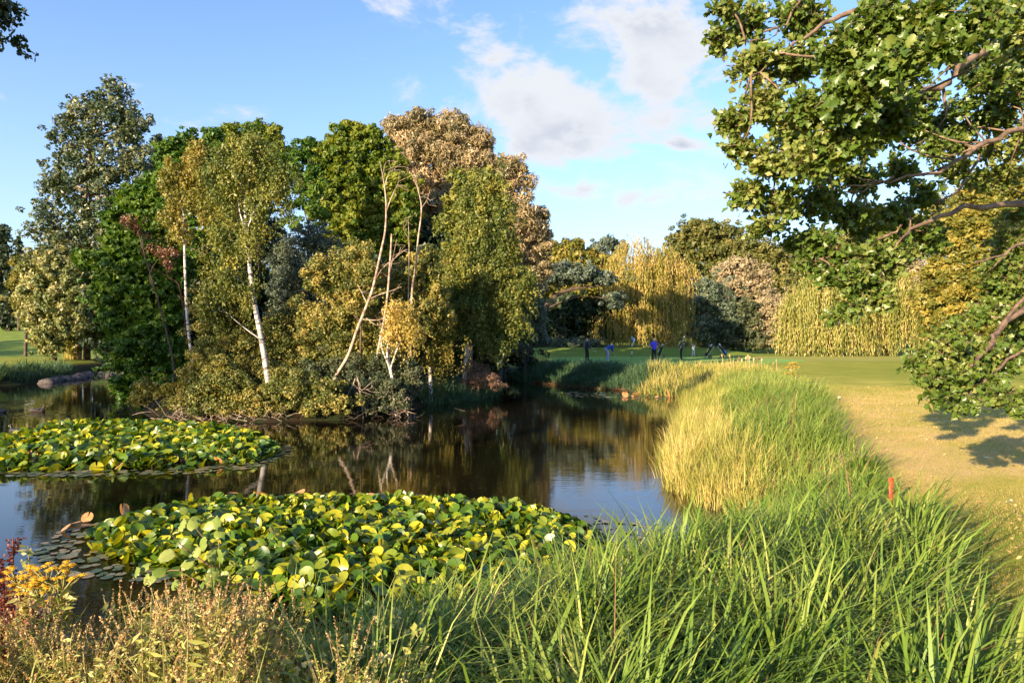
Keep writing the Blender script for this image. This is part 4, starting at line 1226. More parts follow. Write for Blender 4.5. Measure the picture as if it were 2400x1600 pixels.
def blades(G, base, L, Wd, lean_dir, lean, curve, rnd, seg=5):
    """arching strap leaves. lean: starting angle off vertical, curve: extra angle gained towards the tip"""
    n = len(base)
    lean_dir = unit(np.column_stack([lean_dir, np.zeros(n)]))
    side = np.column_stack([-lean_dir[:, 1], lean_dir[:, 0], np.zeros(n)])
    tw = RNG.normal(size=n)[:, None] * .5
    side = unit(side + lean_dir * tw)
    p = base.copy(); rows = []
    for i in range(seg + 1):
        t_ = i / seg
        w = (Wd * (1 - t_ ** 2.2) * (.6 + .4 * min(1, t_ * 4)) * .5)[:, None]
        if i == seg:
            rows.append(p.copy()[:, None])
        else:
            rows.append(np.stack([p - side * w, p + side * w], 1))
        a = (lean + curve * (t_ ** 1.6))[:, None]
        p = p + (np.sin(a) * lean_dir + np.cos(a) * np.array([0, 0, 1.0])) * (L / seg)[:, None]
    V = np.concatenate(rows, 1)     # n, 2*seg+1, 3
    m = 2 * seg + 1
    i0 = np.arange(n)[:, None, None] * m
    q = np.array([(2 * k, 2 * k + 1, 2 * k + 3, 2 * k + 2) for k in range(seg - 1)])
    tr = np.array([(2 * seg - 2, 2 * seg - 1, 2 * seg)])
    Q = (i0 + q[None]).reshape(-1, 4); T = (i0 + tr[None]).reshape(-1, 3)
    Vf = V.reshape(-1, 3)
    G.put(Vf, quads=Q, rnd=np.repeat(rnd, len(q)))
    # tips share the same vertices
    G.t.append(T + G.n - len(Vf)); G.rt.append(np.asarray(rnd))


def in_poly_points(poly, n, wfun=None):
    poly = np.array(poly, float); lo = poly.min(0); hi = poly.max(0); out = np.zeros((0, 2))
    while len(out) < n:
        q = RNG.uniform(lo, hi, (n * 3, 2)); _, ins = poly_dist(q[:, 0], q[:, 1], poly)
        q = q[ins]
        if wfun is not None: q = q[RNG.random(len(q)) < wfun(q[:, 0], q[:, 1])]
        out = np.vstack([out, q])
    return out[:n]


def tussocks(G, poly, nt, per, L, Wd, spread, wfun=None, wind=(.35, .1), curve=(1.0, 2.1), lean=(.05, .5), tone=None, seg=5, hmod=None):
    c = in_poly_points(poly, nt, wfun)
    tn = RNG.random(nt)
    k = np.repeat(np.arange(nt), per); n = len(k)
    off = RNG.normal(size=(n, 2)) * spread
    b2 = c[k] + off
    z = np.maximum(height(b2[:, 0], b2[:, 1]), -.15)
    base = np.column_stack([b2, z - .02])
    ld = unit(off / spread * .7 + RNG.normal(size=(n, 2)) * .6 + np.array(wind))
    ts = RNG.uniform(.55, 1.32, nt)[k]
    hm = 1 if hmod is None else hmod(b2[:, 0], b2[:, 1])
    Ls = L * ts * RNG.uniform(.6, 1.15, n) * hm
    rnd = np.clip((tn[k] * .35 + RNG.random(n) * .5 + .05) if tone is None else tone(b2[:, 0], b2[:, 1], tn[k], n), 0, 1)
    blades(G, base, Ls, Wd * RNG.uniform(.6, 1.25, n), ld, RNG.uniform(*lean, n), RNG.uniform(*curve, n), rnd, seg)


NEAR = [(-.75, 2.5), (-.85, 4.2), (-.5, 5.3), (.3, 6.0), (1.6, 7.0), (2.9, 8.4), (3.8, 9.8), (5.35, 10.6), (4.5, 8.0), (3.75, 6.2), (2.6, 4.0), (2.1, 2.5)]
MIDR = [(3.4, 9.9), (3.3, 11.5), (3.1, 12.7), (3.3, 14.7), (4.4, 18), (5.4, 21.6), (7, 26.7), (7.9, 31.5), (11.5, 31), (11.3, 27), (8.3, 18.4), (6.6, 13.5), (5.4, 10.6)]
G = Geo()
def near_w(x, y): return np.clip(1.5 - y * .09, .35, 1)
tussocks(G, NEAR, 370, 60, .78, .019, .11, near_w, wind=(.30, .05), lean=(.03, .6), curve=(1.0, 2.6), seg=4, hmod=lambda x, y: (1 - .34 * sst((y - 5.5) / 3)) * np.where((np.abs(x / y - .557) < .035) & (y < 8.4) & (y > 4.5), .5, 1), tone=lambda x, y, t_, n: t_ * .2 + RNG.random(n) ** 1.4 * .55 + (RNG.random(n) < .09) * .5)
tussocks(G, NEAR, 34, 22, .86, .030, .10, near_w, wind=(.2, .05), curve=(.5, 1.8), lean=(.0, .3), tone=lambda x, y, t_, n: .2 + RNG.random(n) * .4)
tussocks(G, [(5.2, 10.0), (3.8, 10.2), (3.7, 12.2), (4.7, 17), (6.0, 22), (9.2, 22), (8.2, 18.2), (6.4, 13.4)], 270, 44, .68, .016, .2, None, wind=(.5, .1), tone=lambda x, y, t_, n: t_ * .3 + RNG.random(n) * .6)
o = add('sedge_bed', G.mesh('sedge_bed', 'sedge')); tag(o, 'arching green sedge filling the bank in the right foreground', 'sedge', kind='stuff')

G = Geo()
def gold_tone(x, y, t_, n):
    return t_ * .35 + RNG.random(n) * .6 + .03 - np.clip((y - 20) / 30, 0, .25)
GOLD = [(3.4, 10.6), (3.1, 12.7), (3.3, 14.7), (4.3, 18), (5.3, 21.6), (6.9, 26.7), (7.8, 31.5), (8.9, 31.5), (8.2, 27), (6.5, 21), (5.2, 16.5), (4.5, 13), (4.2, 11)]
tussocks(G, GOLD, 440, 38, .66, .015, .15, None, wind=(.12, 0), curve=(.3, 1.7), lean=(.0, .4), tone=gold_tone, seg=4)
# a fringe standing in the water
FR = [(3.35, 11.0), (3.15, 12.8), (3.35, 14.8), (4.4, 18), (5.4, 21.6), (5.8, 21.6), (4.9, 18), (3.9, 14.8), (3.7, 12.8), (3.9, 11.2)]
tussocks(G, FR, 90, 26, .80, .014, .10, None, wind=(.15, 0), curve=(.4, 1.7), lean=(.0, .3), tone=gold_tone)
o = add('golden_reeds', G.mesh('golden_reeds', 'reed_gold')); tag(o, 'straw-gold reeds in full sun at the right water edge', 'reeds', kind='stuff')

G = Geo()
tussocks(G, [(6.9, 21), (8.4, 26.5), (9.3, 31), (11.7, 31), (11.4, 27), (8.9, 19), (7.8, 17.5)], 300, 34, .7, .020, .2, None, wind=(.4, .1), tone=lambda x, y, t_, n: .25 + t_ * .3 + RNG.random(n) * .45, seg=4)
o = add('fine_grass_bank', G.mesh('fine_grass_bank', 'sedge')); tag(o, 'yellow-green tangled grass on the bank between golden reeds and lawn', 'long grass', kind='stuff')

G = Geo()
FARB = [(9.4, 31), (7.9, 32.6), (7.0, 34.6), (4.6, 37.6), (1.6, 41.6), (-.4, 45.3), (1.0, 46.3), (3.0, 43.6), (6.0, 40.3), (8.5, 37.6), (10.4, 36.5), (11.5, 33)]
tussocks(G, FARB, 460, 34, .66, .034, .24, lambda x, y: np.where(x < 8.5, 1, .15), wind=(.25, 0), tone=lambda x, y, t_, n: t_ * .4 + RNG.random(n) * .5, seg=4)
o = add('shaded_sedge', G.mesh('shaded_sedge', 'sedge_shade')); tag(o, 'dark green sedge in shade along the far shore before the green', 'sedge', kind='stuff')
G = Geo()
tussocks(G, [(6.6, 34.4), (8.0, 32), (9.4, 30.5), (12, 30.5), (12.3, 34), (10.4, 36.5), (8, 38)], 230, 30, .74, .028, .22, None, wind=(.1, 0), curve=(.3, 1.4), tone=lambda x, y, t_, n: .1 + t_ * .3 + RNG.random(n) * .5, seg=4)
o = add('corner_reeds', G.mesh('corner_reeds', 'reed_gold')); tag(o, 'sunlit reeds where the shore turns towards the green', 'reeds', kind='stuff')
G = Geo()
tussocks(G, [(7.7, 31.9), (7.2, 33.6), (4.5, 37), (1.2, 41.3), (1.6, 41.9), (4.9, 37.7), (7.6, 34.4), (8.2, 32.4)], 190, 16, .34, .03, .2, None, curve=(.8, 2.2), lean=(.4, 1.2), seg=3)
o = add('dead_reed_litter', G.mesh('dead_reed_litter', 'brown_reed')); tag(o, 'collapsed red-brown dead reed along the far waterline', 'dead reed', kind='stuff')
G = Geo()
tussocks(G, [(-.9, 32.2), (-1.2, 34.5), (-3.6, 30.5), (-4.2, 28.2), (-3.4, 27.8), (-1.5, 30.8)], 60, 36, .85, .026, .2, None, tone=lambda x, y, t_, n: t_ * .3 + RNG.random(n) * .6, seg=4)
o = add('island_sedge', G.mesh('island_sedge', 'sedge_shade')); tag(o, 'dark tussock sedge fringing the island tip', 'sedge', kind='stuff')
G = Geo()
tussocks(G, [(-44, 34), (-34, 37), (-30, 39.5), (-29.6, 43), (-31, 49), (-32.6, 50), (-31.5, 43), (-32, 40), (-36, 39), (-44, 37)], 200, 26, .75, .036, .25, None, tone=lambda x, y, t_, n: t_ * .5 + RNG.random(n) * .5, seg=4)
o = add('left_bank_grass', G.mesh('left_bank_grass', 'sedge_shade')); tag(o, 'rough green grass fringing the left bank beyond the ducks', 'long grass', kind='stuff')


def clump(name, label, cat, x, y, n, L, Wd, mat, spread=.1, curve=(.3, 1.6), lean=(0, .4), wind=(0, 0), group=None, seg=5):
    """one tuft one can point at"""
    z = max(h1(x, y), -.05)
    off = RNG.normal(size=(n, 2)) * spread
    base = np.column_stack([x + off[:, 0], y + off[:, 1], np.full(n, z - .03)])
    G = Geo()
    ld = unit(off / spread * .8 + RNG.normal(size=(n, 2)) * .3 + np.array(wind))
    blades(G, base, L * RNG.uniform(.6, 1.1, n), Wd * RNG.uniform(.7, 1.2, n), ld, RNG.uniform(*lean, n), RNG.uniform(*curve, n), RNG.random(n), seg)
    o = add(name, G.mesh(name, mat, (x, y, z)), loc=(x, y, z))
    return tag(o, label, cat, group)


def gpt(px, py, z=0.0):
    D = (CAMZ - z) * F / (py - HZ)
    return (px - 1200) / F * D, D


x, y = gpt(1618, 1000); clump('grass_tussock', 'small golden grass tussock jutting into the water beside the log', 'grass tuft', x, y, 90, .62, .014, 'reed_gold', .12)
x, y = gpt(148, 868); clump('grass_tussock', 'round rusty grass tuft on the left bank above the stones', 'grass tuft', x + .2, y + .6, 260, .95, .03, 'reed_gold', .2, curve=(.2, 1.2))
x, y = gpt(475, 905); clump('grass_tussock', 'dark grass tuft by the foot of the slender birch', 'grass tuft', x, y, 60, .7, .03, 'sedge_shade', .15)

# cattails and their pale rags at the head of the reed bed
CT = 'cattails at the head of the reed bed'
def cattail_mesh(h, ripe, seed):
    r_ = np.random.default_rng(seed); G = Geo()
    b = np.array([0, 0, 0.0]); t_ = np.array([r_.normal() * .06, r_.normal() * .05, h])
    G.tube([b, (b + t_) / 2 + [.01, .01, 0], t_], [.008, .007, .005], 5, rnd=.7)
    d = unit((t_ - b)[None])[0]
    G.tube([t_ - d * .26, t_ - d * .22, t_ - d * .08, t_ - d * .04], [.012, .026, .026, .01], 7, rnd=(.9 if ripe else .25))
    return G
cat_mesh = [cattail_mesh(1.25 + .13 * i, i % 2 == 0, i).mesh('cattail', 'seed_head' if i % 3 else 'brown_reed') for i in range(6)]
for i, (px, py) in enumerate([(1708, 862), (1722, 858), (1738, 852), (1743, 866), (1752, 873), (1760, 862), (1768, 857), (1776, 866), (1784, 862), (1792, 868), (1747, 882), (1716, 872), (1812, 852), (1730, 880), (1765, 880), (1780, 876), (1755, 850), (1697, 870), (1640, 868), (1820, 878)]):
    D = 31.5 + (i % 5) * .7; x = (px - 1200) / F * D; z = h1(x, D)
    top = CAMZ - (py - HZ) / F * D
    o = add('cattail', cat_mesh[i % 6], loc=(x, D, z)); s = max(.6, (top - z) / (1.25 + .13 * (i % 6))); o.scale = (1.6, 1.6, s); o.rotation_euler = (0, 0, i)
    tag(o, 'brown cattail with pale fluffy head at the top of the reed bed', 'cattail', CT)

# ------------------------------------------------------------------ water lilies


def pad_template(kind):
    """round pad with a slit to the centre; kind sets how it is cupped"""
    n = 12; a = np.linspace(math.radians(100), math.radians(440), n)
    V = [(0, 0, 0)]
    for ring, r in ((1, .55), (2, 1.0)):
        for i, t_ in enumerate(a):
            z = {0: .10 * r * r, 1: .42 * r * r * abs(math.cos(t_)) ** 1.2, 2: -.22 * r * r + .06 * math.sin(3 * t_) * r, 3: .30 * r * r * (1 if math.sin(t_) > 0 else .2) , 4: .005 * math.sin(5 * t_) * r}[kind]
            V.append((r * math.cos(t_), r * math.sin(t_) * (1.0 if kind != 1 else 1.08), z))
    T = []
    for i in range(n - 1):
        T.append((0, 1 + i, 2 + i))
        T.append((1 + i, 1 + n + i, 2 + n + i)); T.append((1 + i, 2 + n + i, 2 + i))
    return np.array(V), np.array(T)


PADT = [pad_template(k) for k in range(5)]


def lily_bed(name, label, poly_px, n, rad, lift, flats, rust, loc_y):
    poly = np.array([W(px, py) for px, py in poly_px])
    c0 = np.array([*poly.mean(0), 0.0])
    root = thing(name, label, 'water lilies', c0)
    pts = in_poly_points([tuple(p) for p in poly], n)
    d, _ = poly_dist(pts[:, 0], pts[:, 1], poly)
    h = lift * np.clip(d / .45, .12, 1) * RNG.uniform(.45, 1.25, n)
    tilt = np.abs(RNG.normal(.66, .38, n)) * np.clip(d / .3, .3, 1)
    # pads lean every way, a little more towards the light
    ta = RNG.normal(math.radians(225), 1.5, n)
    nr = np.column_stack([np.cos(ta) * np.sin(tilt), np.sin(ta) * np.sin(tilt), np.cos(tilt)])
    ax = rand_unit(n)
    rd = rad * RNG.uniform(.5, 1.3, n)
    k = RNG.choice(4, n, p=[.3, .3, .2, .2])
    rnd = np.clip(RNG.beta(1.6, 2.0, n), 0, 1)
    pos = np.column_stack([pts, h + .02])
    score = rd / np.hypot(pts[:, 0], pts[:, 1]) * (.5 + h)
    order = np.argsort(-score); big = order[:300]; rest = order[300:]
    cache = {}
    for i in big:
        key = (int(k[i]), min(6, int(rnd[i] * 7)))
        if key not in cache:
            Vt, Tt = PADT[key[0]]
            cache[key] = mesh_np('lily_pad', Vt, Tt, 'lily', np.full(len(Tt), (key[1] + .5) / 7), smooth=True)
        z = nr[i]; a = ax[i] - z * (ax[i] @ z); a /= np.linalg.norm(a); b = np.cross(z, a)
        M = Matrix(((a[0], b[0], z[0], 0), (a[1], b[1], z[1], 0), (a[2], b[2], z[2], 0), (0, 0, 0, 1)))
        o = bpy.data.objects.new('lily_pad', cache[key])
        o.matrix_world = Matrix.Translation(Vector(pos[i] - c0)) @ M @ Matrix.Scale(float(rd[i]), 4)
        link(o, root)
    G = Geo()
    for v in range(4):
        ii = rest[k[rest] == v]
        if len(ii): place_template(*PADT[v], pos[ii], ax[ii], nr[ii], rd[ii], rnd[ii], G)
    if len(rest):
        o = add('small_pads', G.mesh('small_pads', 'lily', c0, True), root); o['kind'] = 'stuff'
    S = Geo()
    for i in np.concatenate([big, rest[:600]]):
        if pos[i, 2] > .06:
            S.tube([pos[i] * [1, 1, 0] + [0, 0, -.05], pos[i] - [0, 0, .01]], .006, 3, cap=False)
    if S.n:
        o = add('stalks', S.mesh('stalks', 'lily', c0), root); o['kind'] = 'stuff'
    # pads lying flat on the water round the edge
    fp = []
    for (poly2, m) in flats:
        pp = in_poly_points([W(*q) for q in poly2], m); fp.append(pp)
    if fp:
        fp = np.concatenate(fp); m = len(fp)
        G = Geo()
        place_template(*PADT[4], np.column_stack([fp, RNG.uniform(.006, .02, m)]), rand_unit(m) * [1, 1, .01], np.tile([0, 0, 1.0], (m, 1)) + RNG.normal(size=(m, 3)) * .025, rad * RNG.uniform(.4, .85, m), RNG.random(m), G)
        o = add('floating_pads', G.mesh('floating_pads', 'lily_flat', c0), root); o['kind'] = 'stuff'
    me = [mesh_np('rusty_pad', PADT[q][0], PADT[q][1], 'lily_rust', np.full(len(PADT[q][1]), .3 + .3 * q), smooth=True) for q in (0, 1)]
    for j, (px, py, s, tl) in enumerate(rust):
        x, y = W(px, py)
        o = bpy.data.objects.new('rusty_pad', me[j % 2]); o['label'] = 'rust-brown dying pad'
        o.location = (x - c0[0], y - c0[1], .03 + s * .5 * math.sin(abs(tl))); o.rotation_euler = (tl, .1, j * 1.3); o.scale = (s, s, s)
        link(o, root)
    return root


lily_bed('water_lily_bed', 'near bed of raised yellow-green water lily pads', [(175, 1270), (300, 1215), (440, 1185), (560, 1178), (760, 1175), (900, 1172), (1100, 1180), (1230, 1190), (1330, 1215), (1400, 1250), (1445, 1290), (1400, 1340), (1300, 1385), (1180, 1425), (1040, 1470), (900, 1480), (700, 1440), (560, 1400), (470, 1370), (380, 1340), (280, 1320)],
         3300, .087, .16,
         [([(60, 1300), (150, 1240), (300, 1210), (330, 1330), (440, 1370), (300, 1370), (150, 1345)], 190), ([(1330, 1205), (1480, 1215), (1560, 1250), (1500, 1310), (1440, 1300), (1400, 1250)], 40), ([(480, 1165), (900, 1155), (1250, 1180), (1250, 1190), (900, 1170), (480, 1180)], 90),
          ([(850, 1470), (1050, 1470), (1040, 1560), (860, 1540)], 40)],
         [(205, 1222, .09, .9), (288, 1205, .10, 1.3), (613, 1168, .16, .5), (700, 1160, .12, .1), (155, 1245, .08, .6), (1215, 1188, .12, .1), (545, 1160, .10, .1), (990, 1172, .12, .1), (180, 1230, .08, .2), (870, 1168, .1, .1)], 9)
lily_bed('water_lily_bed', 'far bed of yellow water lily pads below the ducks', [(-60, 1050), (0, 1030), (120, 1004), (240, 998), (400, 1000), (520, 1005), (600, 1020), (645, 1040), (660, 1062), (600, 1085), (480, 1092), (330, 1100), (150, 1104), (-60, 1110)],
         2700, .11, .20,
         [([(620, 1030), (685, 1045), (680, 1068), (590, 1098), (430, 1112), (480, 1095), (650, 1070)], 120), ([(0, 1106), (200, 1104), (430, 1098), (430, 1112), (200, 1118), (0, 1118)], 110), ([(80, 905), (200, 893), (260, 895), (300, 900), (120, 912)], 60)],
         [(70, 1082, .18, .9), (425, 1080, .16, 1.2), (512, 1088, .13, .9), (55, 1072, .12, .6), (280, 1098, .1, .7)], 17)
lily_bed('water_lily_bed', 'thin strip of floating lily pads by the far dead reeds', [(1290, 921), (1400, 922), (1560, 928), (1565, 935), (1480, 933), (1350, 928)], 16, .12, .03,
         [([(1280, 917), (1420, 920), (1565, 927), (1570, 936), (1450, 936), (1330, 928)], 150)],
         [(1465, 929, .16, .9), (1565, 929, .22, 1.2), (1490, 927, .15, .6), (1520, 930, .13, .8), (1540, 932, .1, .5), (1480, 931, .1, .4), (1580, 925, .14, .9), (1590, 928, .12, .6)], 33)

# ------------------------------------------------------------------ lawn blades, fallen leaves and feathers
LAWN = [(2.2, 2.6), (2.9, 4.0), (4.2, 6.3), (5.7, 10.5), (6.9, 13.5), (8.9, 18.4), (11.9, 27), (14.5, 27), (22, 26), (17.5, 20), (12.5, 12), (7.5, 6.5), (4.5, 2.6)]
def lawn_density(x, y): return np.clip(7.0 / (y ** 1.35), .04, 1)
pt = in_poly_points(LAWN, 95000, lawn_density); n = len(pt)
zz = height(pt[:, 0], pt[:, 1]); G = Geo()
a = RNG.uniform(0, 2 * math.pi, n); s = np.column_stack([np.cos(a), np.sin(a), np.zeros(n)])
far = np.clip(pt[:, 1] / 9, 1, 2.2)
hh = RNG.uniform(.015, .048, n) * far ** .6; ww = (.0022 * far * RNG.uniform(.7, 1.4, n))[:, None]
b0 = np.column_stack([pt, zz - .004]); tp = b0 + np.column_stack([RNG.normal(size=(n, 2)) * .016 * far[:, None], hh])
V = np.stack([b0 - s * ww, b0 + s * ww, tp], 1).reshape(-1, 3)
G.put(V, tris=np.arange(n * 3).reshape(-1, 3), rnd=np.clip(RNG.normal(.42, .25, n), 0, 1))
o = add('lawn_grass', G.mesh('lawn_grass', 'lawn_blade')); tag(o, 'short mown straw and green grass of the lawn on the right', 'grass', kind='stuff')
n = 1500; pt = in_poly_points(LAWN, n, lambda x, y: np.clip(6.0 / y, .1, 1) * (np.sin(x * .9 + y * .5) * .4 + .6)); G = Geo()
ns = unit(RNG.normal(size=(n, 3)) * .5 + [0, 0, 1]); V, q = leaf_cards(np.column_stack([pt, height(pt[:, 0], pt[:, 1]) + .025]), ns, rand_unit(n), RNG.uniform(.03, .07, n), RNG.uniform(.02, .04, n), .15)
G.put(V, tris=q, rnd=np.repeat(RNG.random(n), 1).repeat(2) if len(q) == 2 * n else None)
o = add('fallen_leaves', G.mesh('fallen_leaves', 'seed_head')); tag(o, 'small pale fallen leaves scattered over the right lawn', 'leaf litter', kind='stuff')
principled('white_feather', (.8, .76, .7), .6)
principled('yellow_leaf', (.75, .55, .05), .5)


def ground_hit(px, py):
    D = 3.0
    while D < 160:
        x = (px - 1200) / F * D
        if CAMZ - (py - HZ) / F * D <= max(h1(x, D), 0): return x, D, h1(x, D)
        D += .02 if D < 15 else .1
    return x, D, h1(x, D)


for j, (px, py, s, mt, lab) in enumerate([(1970, 934, .16, 'white_feather', 'largest white feather lying on the sunlit lawn'), (1920, 960, .07, 'white_feather', 'small white feather nearer the reeds than the large one'),
        (2372, 1182, .07, 'white_feather', 'curled white feather on the lawn near the right edge'), (2268, 1252, .11, 'yellow_leaf', 'bright yellow fallen leaf on the lawn above the bare patch'),
        (2355, 1585, .09, 'white_feather', 'pale dead leaf in the bottom right corner'), (2290, 1590, .08, 'seed_head', 'brown dead leaf in the bottom right corner'), (2315, 1075, .06, 'white_feather', 'white feather among dead leaves on the dry turf')]):
    x, y, z = ground_hit(px, py)
    G = Geo(); m = 5
    V, q = leaf_cards(np.array([x, y, z + .03]) + RNG.normal(size=(m, 3)) * [s * .3, s * .3, .006], unit(RNG.normal(size=(m, 3)) * .4 + [0, 0, 1]), rand_unit(m), s * .8, s * .35, .2)
    G.put(V, tris=q, rnd=.7)
    nm = 'fallen_leaf' if 'leaf' in lab else 'feather'
    tag(add(nm, G.mesh(nm, mt, (x, y, z)), loc=(x, y, z)), lab, nm.replace('_', ' '), 'scraps lying on the lawn')

G = Geo()
tussocks(G, NEAR, 60, 9, .80, .006, .12, near_w, wind=(.3, 0), curve=(.1, 1.2), lean=(.1, .8), seg=4)
tussocks(G, MIDR, 120, 9, .78, .007, .2, None, wind=(.3, 0), curve=(.1, 1.2), lean=(.0, .7), seg=4)
o = add('dead_stems', G.mesh('dead_stems', 'brown_reed')); tag(o, 'thin dead brown stems scattered through the sedge', 'dead stems', kind='stuff')
# scum and leaf fragments floating on the pond
n = 1500
pt = in_poly_points([(-16, 9), (-6, 6), (1.0, 7.6), (2.6, 10), (2.9, 14), (4, 20), (6, 28), (0, 30), (-4, 22), (-12, 20)], n, lambda x, y: (np.sin(x * 1.1 + y * .7) * np.sin(y * .6 - x * .4) > .15) * np.clip(9 / y, .2, 1))
V, q = leaf_cards(np.column_stack([pt, np.full(n, .006)]), unit(RNG.normal(size=(n, 3)) * .03 + [0, 0, 1]), rand_unit(n), RNG.uniform(.008, .035, n), RNG.uniform(.006, .02, n))
G = Geo(); G.put(V, quads=q, rnd=RNG.random(n))
o = add('floating_flecks', G.mesh('floating_flecks', 'seed_head')); tag(o, 'specks of leaf and scum floating on the open water', 'floating scum', kind='stuff')

# ------------------------------------------------------------------ foreground herbs, bottom left


def herb_mesh(seed, h=1.1, spikes=9, red=False):
    """branched marsh herb: opposite leaves low down, brown seed spikes on top"""
    r_ = np.random.default_rng(seed); S = Geo(); Lf = Geo(); Sp = Geo()
    top = np.array([r_.normal() * .10, r_.normal() * .10, h])
    main = smoothpath([np.zeros(3), top * .5 + r_.normal(size=3) * .02, top], 4)
    S.tube(main, np.linspace(.006, .0025, len(main)), 4, rnd=.4)
    stems = [(main[-4], main[-1])]
    for i in range(spikes):
        t_ = r_.uniform(.35, .92); b = main[0] + (top) * t_
        a = r_.uniform(0, 6.28); ln = h * (1 - t_ * .55) * r_.uniform(.30, .50)
        e = b + np.array([math.cos(a) * ln * .45, math.sin(a) * ln * .45, ln * .95])
        S.tube([b, (b + e) / 2 + [math.cos(a) * ln * .1, math.sin(a) * ln * .1, 0], e], [.003, .0025, .0015], 3, rnd=.5)
        stems.append((b + (e - b) * .5, e))
        m = 14; tt = r_.uniform(.0, .75, m)[:, None]; pos = b + (e - b) * tt + r_.normal(size=(m, 3)) * .01
        ax = unit(np.column_stack([r_.normal(size=(m, 2)), r_.uniform(-.2, .7, m)]))
        V, q = leaf_cards(pos + ax * .02, unit(r_.normal(size=(m, 3)) + [0, 0, .7]), ax, r_.uniform(.025, .055, m), r_.uniform(.010, .020, m), .2)
        Lf.put(V, tris=q, rnd=np.tile(r_.random(m), 2))
    m = 46; tt = r_.uniform(.05, .95, m)[:, None]; pos = top * tt + r_.normal(size=(m, 3)) * .012
    ax = unit(np.column_stack([r_.normal(size=(m, 2)), r_.uniform(-.3, .5, m)]))
    V, q = leaf_cards(pos + ax * .03, unit(r_.normal(size=(m, 3)) + [0, 0, .7]), ax, r_.uniform(.04, .085, m), r_.uniform(.015, .028, m), .2)
    Lf.put(V, tris=q, rnd=np.tile(r_.random(m), 2))
    for b, e in stems:
        m = 52; tt = np.sort(r_.random(m))[:, None]; d = unit((e - b)[None])[0]
        pos = b + (e + d * .05 - b) * tt + r_.normal(size=(m, 3)) * .0055 * (1.2 - tt)
        V, q = leaf_cards(pos, unit(r_.normal(size=(m, 3))), unit(r_.normal(size=(m, 3)) * .7 + d), r_.uniform(.010, .019, m), r_.uniform(.006, .010, m))
        Sp.put(V, quads=q, rnd=r_.random(m))
    return (S.mesh('stem', 'rush'), Lf.mesh('leaves', 'herb_leaf'), Sp.mesh('seed_spikes', 'dock_red' if red else 'seed_head'))


HM = [herb_mesh(100 + i, 1.05 + .05 * (i % 3), 8 + i % 4) for i in range(7)]


def put_herb(ms, x, y, s, rz, tilt, label, group, name='marsh_herb', cat='wild plant'):
    z = max(h1(x, y), 0) - .03
    r = thing(name, label, cat, (x, y, z), rz, group); r.scale = (s * 1.1, s * 1.1, s); r.rotation_euler = (tilt[0], tilt[1], rz)
    for nm, me in zip(('stem', 'leaves', 'seed_spikes'), ms):
        o = add(nm, me, r)
        if nm != 'stem': o['kind'] = 'stuff'
    return r


def herb_top(px):
    """height of the herb thicket along the bottom of the picture (row of its top)"""
    return np.interp(px, [-150, 0, 100, 180, 240, 300, 380, 480, 560, 640, 700, 760, 830, 900, 1000, 1060], [1400, 1440, 1468, 1480, 1490, 1415, 1385, 1390, 1415, 1440, 1435, 1490, 1540, 1560, 1600, 1640])


cnt = 0
while cnt < 185:
    D = RNG.uniform(2.7, 4.7); px = RNG.uniform(-200, 1000)
    if D > 3.9 and (60 < px < 280) : continue
    if px > 740 and RNG.random() < .72: continue
    x = (px - 1200) / F * D; z = max(h1(x, D), 0)
    tp_ = herb_top(px) + RNG.uniform(-18, 70)
    top = CAMZ - (tp_ - HZ) / F * D
    s = (top - z) / 1.10
    if s < .3 or s > 1.25: continue
    cnt += 1
    put_herb(HM[RNG.integers(0, 7)], x, D, float(s), float(RNG.uniform(0, 6.28)), tuple(RNG.normal(0, .07, 2)), 'tan-brown seeding marsh herb in the thicket along the bottom left', 'seeding herbs in the bottom left thicket')

# green under-storey between them
G = Geo()
HB = [(-3.6, 2.5), (-4.2, 4.0), (-3.0, 4.6), (-1.9, 4.8), (-.9, 4.9), (-.5, 4.0), (-.3, 2.5)]
tussocks(G, HB, 150, 24, .70, .011, .12, None, curve=(.2, 1.2), lean=(0, .3), tone=lambda x, y, t_, n: .1 + t_ * .4 + RNG.random(n) * .5, seg=4)
o = add('undergrowth', G.mesh('undergrowth', 'herb_leaf')); tag(o, 'yellow-green grassy undergrowth beneath the bottom left herbs', 'undergrowth', kind='stuff')
G = Geo(); m = 9000
pt = in_poly_points(HB, m); zz = height(pt[:, 0], pt[:, 1])
V, q = leaf_cards(np.column_stack([pt, zz + RNG.uniform(.05, .62, m)]), unit(RNG.normal(size=(m, 3)) + [-.3, -.3, .8]), rand_unit(m), RNG.uniform(.03, .08, m), RNG.uniform(.02, .045, m), .2)
G.put(V, tris=q, rnd=np.tile(RNG.random(m), 2))
o = add('bramble_leaves', G.mesh('bramble_leaves', 'herb_leaf')); tag(o, 'small pointed pale green leaves low in the bottom left corner', 'ground cover', kind='stuff')


def iris(label, px, top, D, n, spread=.10, L=None, mat='sedge', name='iris_clump', Wd=.03, lean=(0, .22), curve=(.05, .8), cat='iris'):
    x = (px - 1200) / F * D; z = max(h1(x, D), 0)
    L = (CAMZ - (top - HZ) / F * D - z) * 1.05
    r = thing(name, label, cat, (x, D, z), group='iris and rush clumps in the foreground')
    for i in range(n):
        off = RNG.normal(size=(1, 2)) * spread; G = Geo()
        blades(G, np.array([[off[0, 0], off[0, 1], -.03]]), np.array([L * RNG.uniform(.55, 1.0)]), np.array([Wd * RNG.uniform(.7, 1.1)]), unit(off + RNG.normal(size=(1, 2)) * .05), RNG.uniform(*lean, 1), RNG.uniform(*curve, 1), RNG.random(1) * .6, 6)
        add('leaf', G.mesh('leaf', mat), r)


